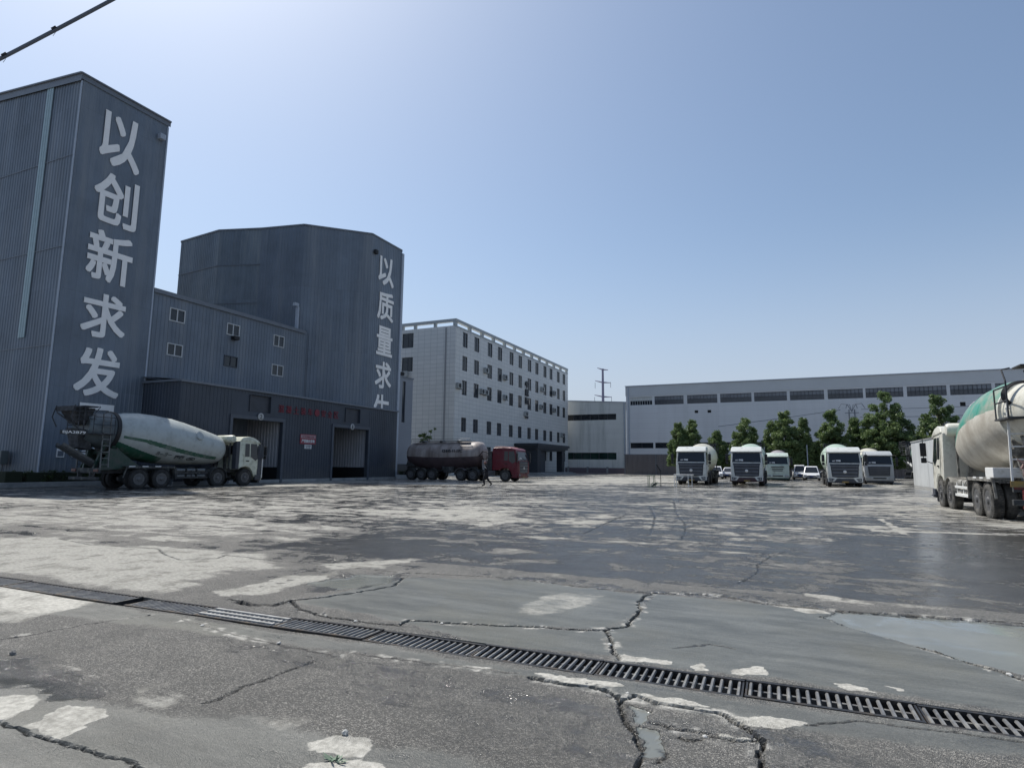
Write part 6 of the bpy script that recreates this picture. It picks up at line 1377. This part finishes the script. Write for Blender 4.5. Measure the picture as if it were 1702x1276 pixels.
# ------------------------------------------------------------------ the walking person
def person():
    t = thing('person', 'person in dark work clothes and dull red cap walking across the yard', 'person', (-19.2, 38.1, 0), R(115))
    # joints (x right, y forward, z up); pelvis is the root
    J = dict(pel=(0, 0, .93), waist=(0, .01, 1.08), chest=(0, .03, 1.30), neck=(0, .05, 1.47), head=(0, .09, 1.57), crown=(0, .10, 1.68),
             hl=(-.10, 0, .90), kl=(-.11, .20, .50), al=(-.11, .14, .09), tl=(-.11, .34, .045),
             hr=(.10, 0, .90), kr=(.11, -.06, .49), ar=(.11, -.36, .16), tr=(.11, -.22, .04),
             sl=(-.19, .03, 1.40), el=(-.26, -.10, 1.14), wl=(-.25, -.02, .90),
             sr=(.19, .03, 1.40), er=(.26, .00, 1.13), wr=(.24, .20, .95))
    Rr = dict(pel=0.165, waist=0.155, chest=0.185, neck=0.065, head=.085, crown=.06, hl=0.12, kl=0.085, al=0.06, tl=.035, hr=0.12, kr=0.085, ar=0.06, tr=.035, sl=0.08, el=0.062, wl=.032, sr=0.08, er=0.062, wr=.032)
    E = [('pel', 'waist'), ('waist', 'chest'), ('chest', 'neck'), ('neck', 'head'), ('head', 'crown'), ('pel', 'hl'), ('hl', 'kl'), ('kl', 'al'), ('al', 'tl'), ('pel', 'hr'), ('hr', 'kr'), ('kr', 'ar'), ('ar', 'tr'), ('chest', 'sl'), ('sl', 'el'), ('el', 'wl'), ('chest', 'sr'), ('sr', 'er'), ('er', 'wr')]
    V = dict(J); RR = dict(Rr)
    for s, w, e in (('l', 'wl', 'el'), ('r', 'wr', 'er')):
        d = (Vector(J[w]) - Vector(J[e])).normalized(); sx = -1 if s == 'l' else 1
        side = Vector((0, 1, 0)); palm = Vector(J[w]) + d * .08; V['p' + s] = tuple(palm); RR['p' + s] = .032; E.append((w, 'p' + s))
        for k in range(4):
            o = side * (.024 * (1.5 - k)); L = (.068, .078, .072, .055)[k]
            V[f'f{s}{k}'] = tuple(palm + o + d * .035); V[f'g{s}{k}'] = tuple(palm + o + d * (.035 + L * .6) - Vector((sx * .008, 0, 0))); V[f'h{s}{k}'] = tuple(palm + o + d * (.035 + L) - Vector((sx * .03, 0, 0)))
            for a in 'fgh': RR[f'{a}{s}{k}'] = .009
            E += [('p' + s, f'f{s}{k}'), (f'f{s}{k}', f'g{s}{k}'), (f'g{s}{k}', f'h{s}{k}')]
        V['t' + s + '0'] = tuple(palm + side * .045 - d * .01); V['t' + s + '1'] = tuple(palm + side * .065 + d * .03); RR['t' + s + '0'] = .011; RR['t' + s + '1'] = .009; E += [('p' + s, 't' + s + '0'), ('t' + s + '0', 't' + s + '1')]
    names = list(V); ix = {n: i for i, n in enumerate(names)}
    me = bpy.data.meshes.new('body'); me.from_pydata([V[n] for n in names], [(ix[a], ix[b]) for a, b in E], [])
    o = bpy.data.objects.new('body', me); COL.objects.link(o); o.parent = t
    md = o.modifiers.new('skin', 'SKIN'); sv = me.skin_vertices[0].data
    for n in names: sv[ix[n]].radius = (RR[n], RR[n] * (.8 if n in ('chest', 'waist', 'pel') else 1))
    sv[ix['pel']].use_root = True
    o.modifiers.new('sub', 'SUBSURF').levels = 1; o.modifiers['sub'].render_levels = 2
    me.materials.append(CLOTH)
    # head with face, ears and cap; hands stay in work gloves
    bm = bmesh.new(); bmesh.ops.create_uvsphere(bm, u_segments=24, v_segments=18, radius=1)
    c = Vector((0, .10, 1.60))
    for v in bm.verts:
        x, y, z = v.co; jaw = 1 - .25 * max(0, -z); nose = .028 * math.exp(-(x * x) / .02 - (z + .12) ** 2 / .03) * (y > 0); brow = -.010 * math.exp(-((abs(x) - .38) ** 2) / .03 - (z - .05) ** 2 / .01) * (y > 0); lip = .006 * math.exp(-(x * x) / .06 - (z + .48) ** 2 / .006) * (y > 0)
        v.co = c + Vector((x * .078 * jaw, y * .098 * jaw + nose + brow + lip, z * .118))
    for sx in (-1, 1):
        g = bmesh.ops.create_uvsphere(bm, u_segments=8, v_segments=6, radius=1)
        for v in g['verts']: v.co = c + Vector((sx * .080 + v.co.x * .012, -.005 + v.co.y * .022, -.01 + v.co.z * .034))
    mb = MB(); mb.bm(bm); mb.build('head', SKIN, t, smooth=True)
    bm = bmesh.new(); bmesh.ops.create_uvsphere(bm, u_segments=20, v_segments=10, radius=1)
    for v in list(bm.verts):
        if v.co.z < -.01: bm.verts.remove(v)
        else: v.co = c + Vector((v.co.x * .092, v.co.y * .115, .03 + v.co.z * .10))
    mb = MB(); mb.bm(bm); mb.lathe([(0, .115), (.008, .118)], c + Vector((0, .02, .028)), (0, 0, 1), 20); mb.build('cap', HELMET, t, smooth=True)
    mb = MB(); mb.bar((-.20, .14, 1.36), (-.24, -.03, 1.2), .05, .02); mb.build('sleeve_stripe', LETTER, t)
    return t
person()

# ------------------------------------------------------------------ trees, hedges, shrubs
def leaf_cloud(name, clumps, per, size, seed, m, parent, loc_jit=.9, up=.35):
    """thousands of small leaf faces gathered in uneven clumps; clumps: (x,y,z,r)"""
    rg = np.random.default_rng(seed); V = []; T = []
    for (x, y, z, r) in clumps:
        n = int(per * (r ** 1.6)); d = rg.normal(size=(n, 3)); d /= np.linalg.norm(d, axis=1)[:, None] + 1e-9
        rad = r * (rg.random(n) ** .45) * loc_jit; P = d * rad[:, None] * np.array([1, 1, .85]) + np.array([x, y, z])
        a = rg.normal(size=(n, 3)); a[:, 2] *= .6; a /= np.linalg.norm(a, axis=1)[:, None] + 1e-9
        b = rg.normal(size=(n, 3)); b -= (b * a).sum(1)[:, None] * a; b /= np.linalg.norm(b, axis=1)[:, None] + 1e-9
        s = size * (.6 + .8 * rg.random(n))[:, None]
        V.append(np.stack([P - a * s, P + b * s * .5, P + a * s, P - b * s * .5], 1)); T.append(np.clip(rg.normal(.42, .25) * .5 + rg.random(n) * .55, 0, 1))
    V = np.concatenate(V); T = np.concatenate(T); n = len(V)
    me = bpy.data.meshes.new(name); me.vertices.add(n * 4); me.vertices.foreach_set('co', V.reshape(-1).astype(np.float32))
    me.loops.add(n * 4); me.loops.foreach_set('vertex_index', np.arange(n * 4, dtype=np.int32)); me.polygons.add(n); me.polygons.foreach_set('loop_start', np.arange(n, dtype=np.int32) * 4); me.update(calc_edges=True)
    at = me.attributes.new('tint', 'FLOAT', 'FACE'); at.data.foreach_set('value', T.astype(np.float32)); me.materials.append(m)
    o = bpy.data.objects.new(name, me); COL.objects.link(o); o.parent = parent; return o
def tree(x, y, h, w, seed, label, group='trees before the grey warehouse', trunk=1.5):
    t = thing('tree', label, 'tree', (x, y, 0), 0, group); rr = random.Random(seed); zb = trunk
    cl = []; limbs = []
    w *= 1.04; n = int(180 * (w * h / 36) ** .85 + 30)
    for k in range(n):
        u = 1 - math.sqrt(1 - rr.random() * .97); z = zb + .35 + (h - zb - .7) * u
        prof = (1 - u ** 1.6) ** .66 * (.82 + .22 * min(1, u * 3)) + .05; a = rr.uniform(0, 6.283); q = math.sqrt(rr.random()) * prof * w * .5
        r = rr.uniform(.36, .78) * (.72 + .35 * (1 - u)); cl.append((math.cos(a) * q, math.sin(a) * q, z, r)); limbs.append((math.cos(a) * q, math.sin(a) * q, z))
    for k in range(9): cl.append((rr.uniform(-.11, .11) * w, rr.uniform(-.11, .11) * w, h - .42 - k * .13, .40 + .04 * k))
    leaf_cloud('crown', cl, 430, .125, seed, LEAF, t)
    mb = MB(); mb.tube([(0, 0, 0), (.05, .02, zb), (.0, .05, h * .55), (0, 0, h * .92)], [.19, .14, .09, .02], 8)
    for (lx, ly, lz) in limbs[::6]: mb.tube([(0, .03, max(zb * .8, lz - 1.1)), (lx * .5, ly * .5, lz - .5), (lx, ly, lz)], [.055, .035, .012], 5)
    mb.build('trunk', BARK, t)
    return t
for args in [(-15.3, 97, 8.6, 3.4, 1, 'tree with rounded left crown beside its taller twin at the left end of the row'), (-13.4, 98, 9.1, 3.2, 2, 'taller twin tree behind the leftmost parked truck'), (-9.9, 99, 7.4, 3.3, 3, 'smallest paler tree in the row, between the first two parked trucks'),
             (-5.6, 97, 9.1, 4.3, 4, 'dark tree rising behind the maroon bumpered mixer'), (-1.9, 97, 8.6, 3.0, 5, 'left slim tree of the dense clump behind the pale green cab'), (-.1, 96, 9.9, 4.4, 6, 'tallest broad tree of the dense clump behind the pale green cab'), (2.3, 97, 8.9, 2.9, 7, 'right slim tree of the dense clump above the white van'),
             (5.9, 97, 10.0, 4.3, 8, 'pointed tree behind the big white mixer near the large tree'), (8.9, 98, 8.9, 3.3, 9, 'mid sized tree tucked against the left flank of the largest tree'), (12.4, 96, 12.3, 7.0, 10, 'largest broad pyramidal tree near the concrete wall end'), (18.8, 97, 11.7, 5.6, 11, 'tree standing above the concrete wall left of the drum'), (24.5, 98, 8.5, 4.0, 12, 'tree mostly hidden behind the green topped drum')]:
    tree(*args)
t = thing('tree', 'thin broad leaved tree at the corner of the white office', 'tree', (-45.6, 72.3, 0)); rr = random.Random(44)
cl = [(rr.uniform(-1.3, 1.3), rr.uniform(-.7, .7), rr.uniform(3.1, 5.6), rr.uniform(.22, .42)) for k in range(26)] + [(.3, 0, 6.1, .3), (1.0, 0, 6.4, .25), (-.6, 0, 5.7, .3)]
leaf_cloud('crown', cl, 260, .16, 44, LEAF, t)
mb = MB(); mb.tube([(0, 0, 0), (0, 0, 3), (.3, 0, 6)], [.09, .06, .02], 6); [mb.tube([(0, 0, c[2] - .8), (c[0], c[1], c[2])], [.03, .01], 4) for c in cl[:12]]; mb.build('trunk', BARK, t)
def hedge(x0, x1, y0, y1, z0, z1, seed, label):
    t = thing('hedge', label, 'hedge', ((x0 + x1) / 2, (y0 + y1) / 2, 0)); rr = random.Random(seed); cx, cy = (x0 + x1) / 2, (y0 + y1) / 2
    n = int((x1 - x0) * (y1 - y0) * 7 + 10); cl = [(rr.uniform(x0, x1) - cx, rr.uniform(y0, y1) - cy, rr.uniform(z0 + .15, z1 - .12), rr.uniform(.16, .26)) for k in range(n)]
    leaf_cloud('foliage', cl, 900, .045, seed, LEAF_H, t)
    mb = MB(); mb.bbox(x0 - cx + .08, x1 - cx - .08, y0 - cy + .08, y1 - cy - .08, z0, z1 - .18, .05); mb.build('inner_twigs', mat('dark twig mass', (.018, .025, .012), .95), t)  # solid dark core filling the hedge behind its leaves
    return t
hedge(-56, -38.6, 18.7, 19.7, .2, 1.05, 21, 'clipped low hedge before the ribbed tower wall at far left')
hedge(-39.5, -38.6, 19.75, 26, .2, 1.0, 22, 'clipped low hedge along the lettered tower wall behind the mixer')
mb = MB(); mb.bbox(-56.2, -38.3, 18.4, 18.6, 0, .28, .02); mb.bbox(-38.55, -38.35, 18.6, 26.2, 0, .28, .02); o = mb.build('planting_bed_kerb', CONC); tag(o, 'mossy concrete kerb round the tower hedges', 'kerb')
mb = MB(); mb.box(-56, -38.6, 18.62, 20.9, 0, .20); mb.box(-39.9, -38.58, 20.9, 26.2, 0, .20); o = mb.build('bed_soil', SOIL); tag(o, kind='structure')
hedge(-36.0, -34.9, 51.5, 53.0, .35, .95, 23, 'small clipped bush in a pale planter at the bay corner')
mb = MB(); mb.bbox(-36.15, -34.8, 51.4, 53.1, 0, .42, .02); o = mb.build('planter', CONC_L); tag(o, 'pale concrete planter at the bay corner beside the red tanker', 'planter')
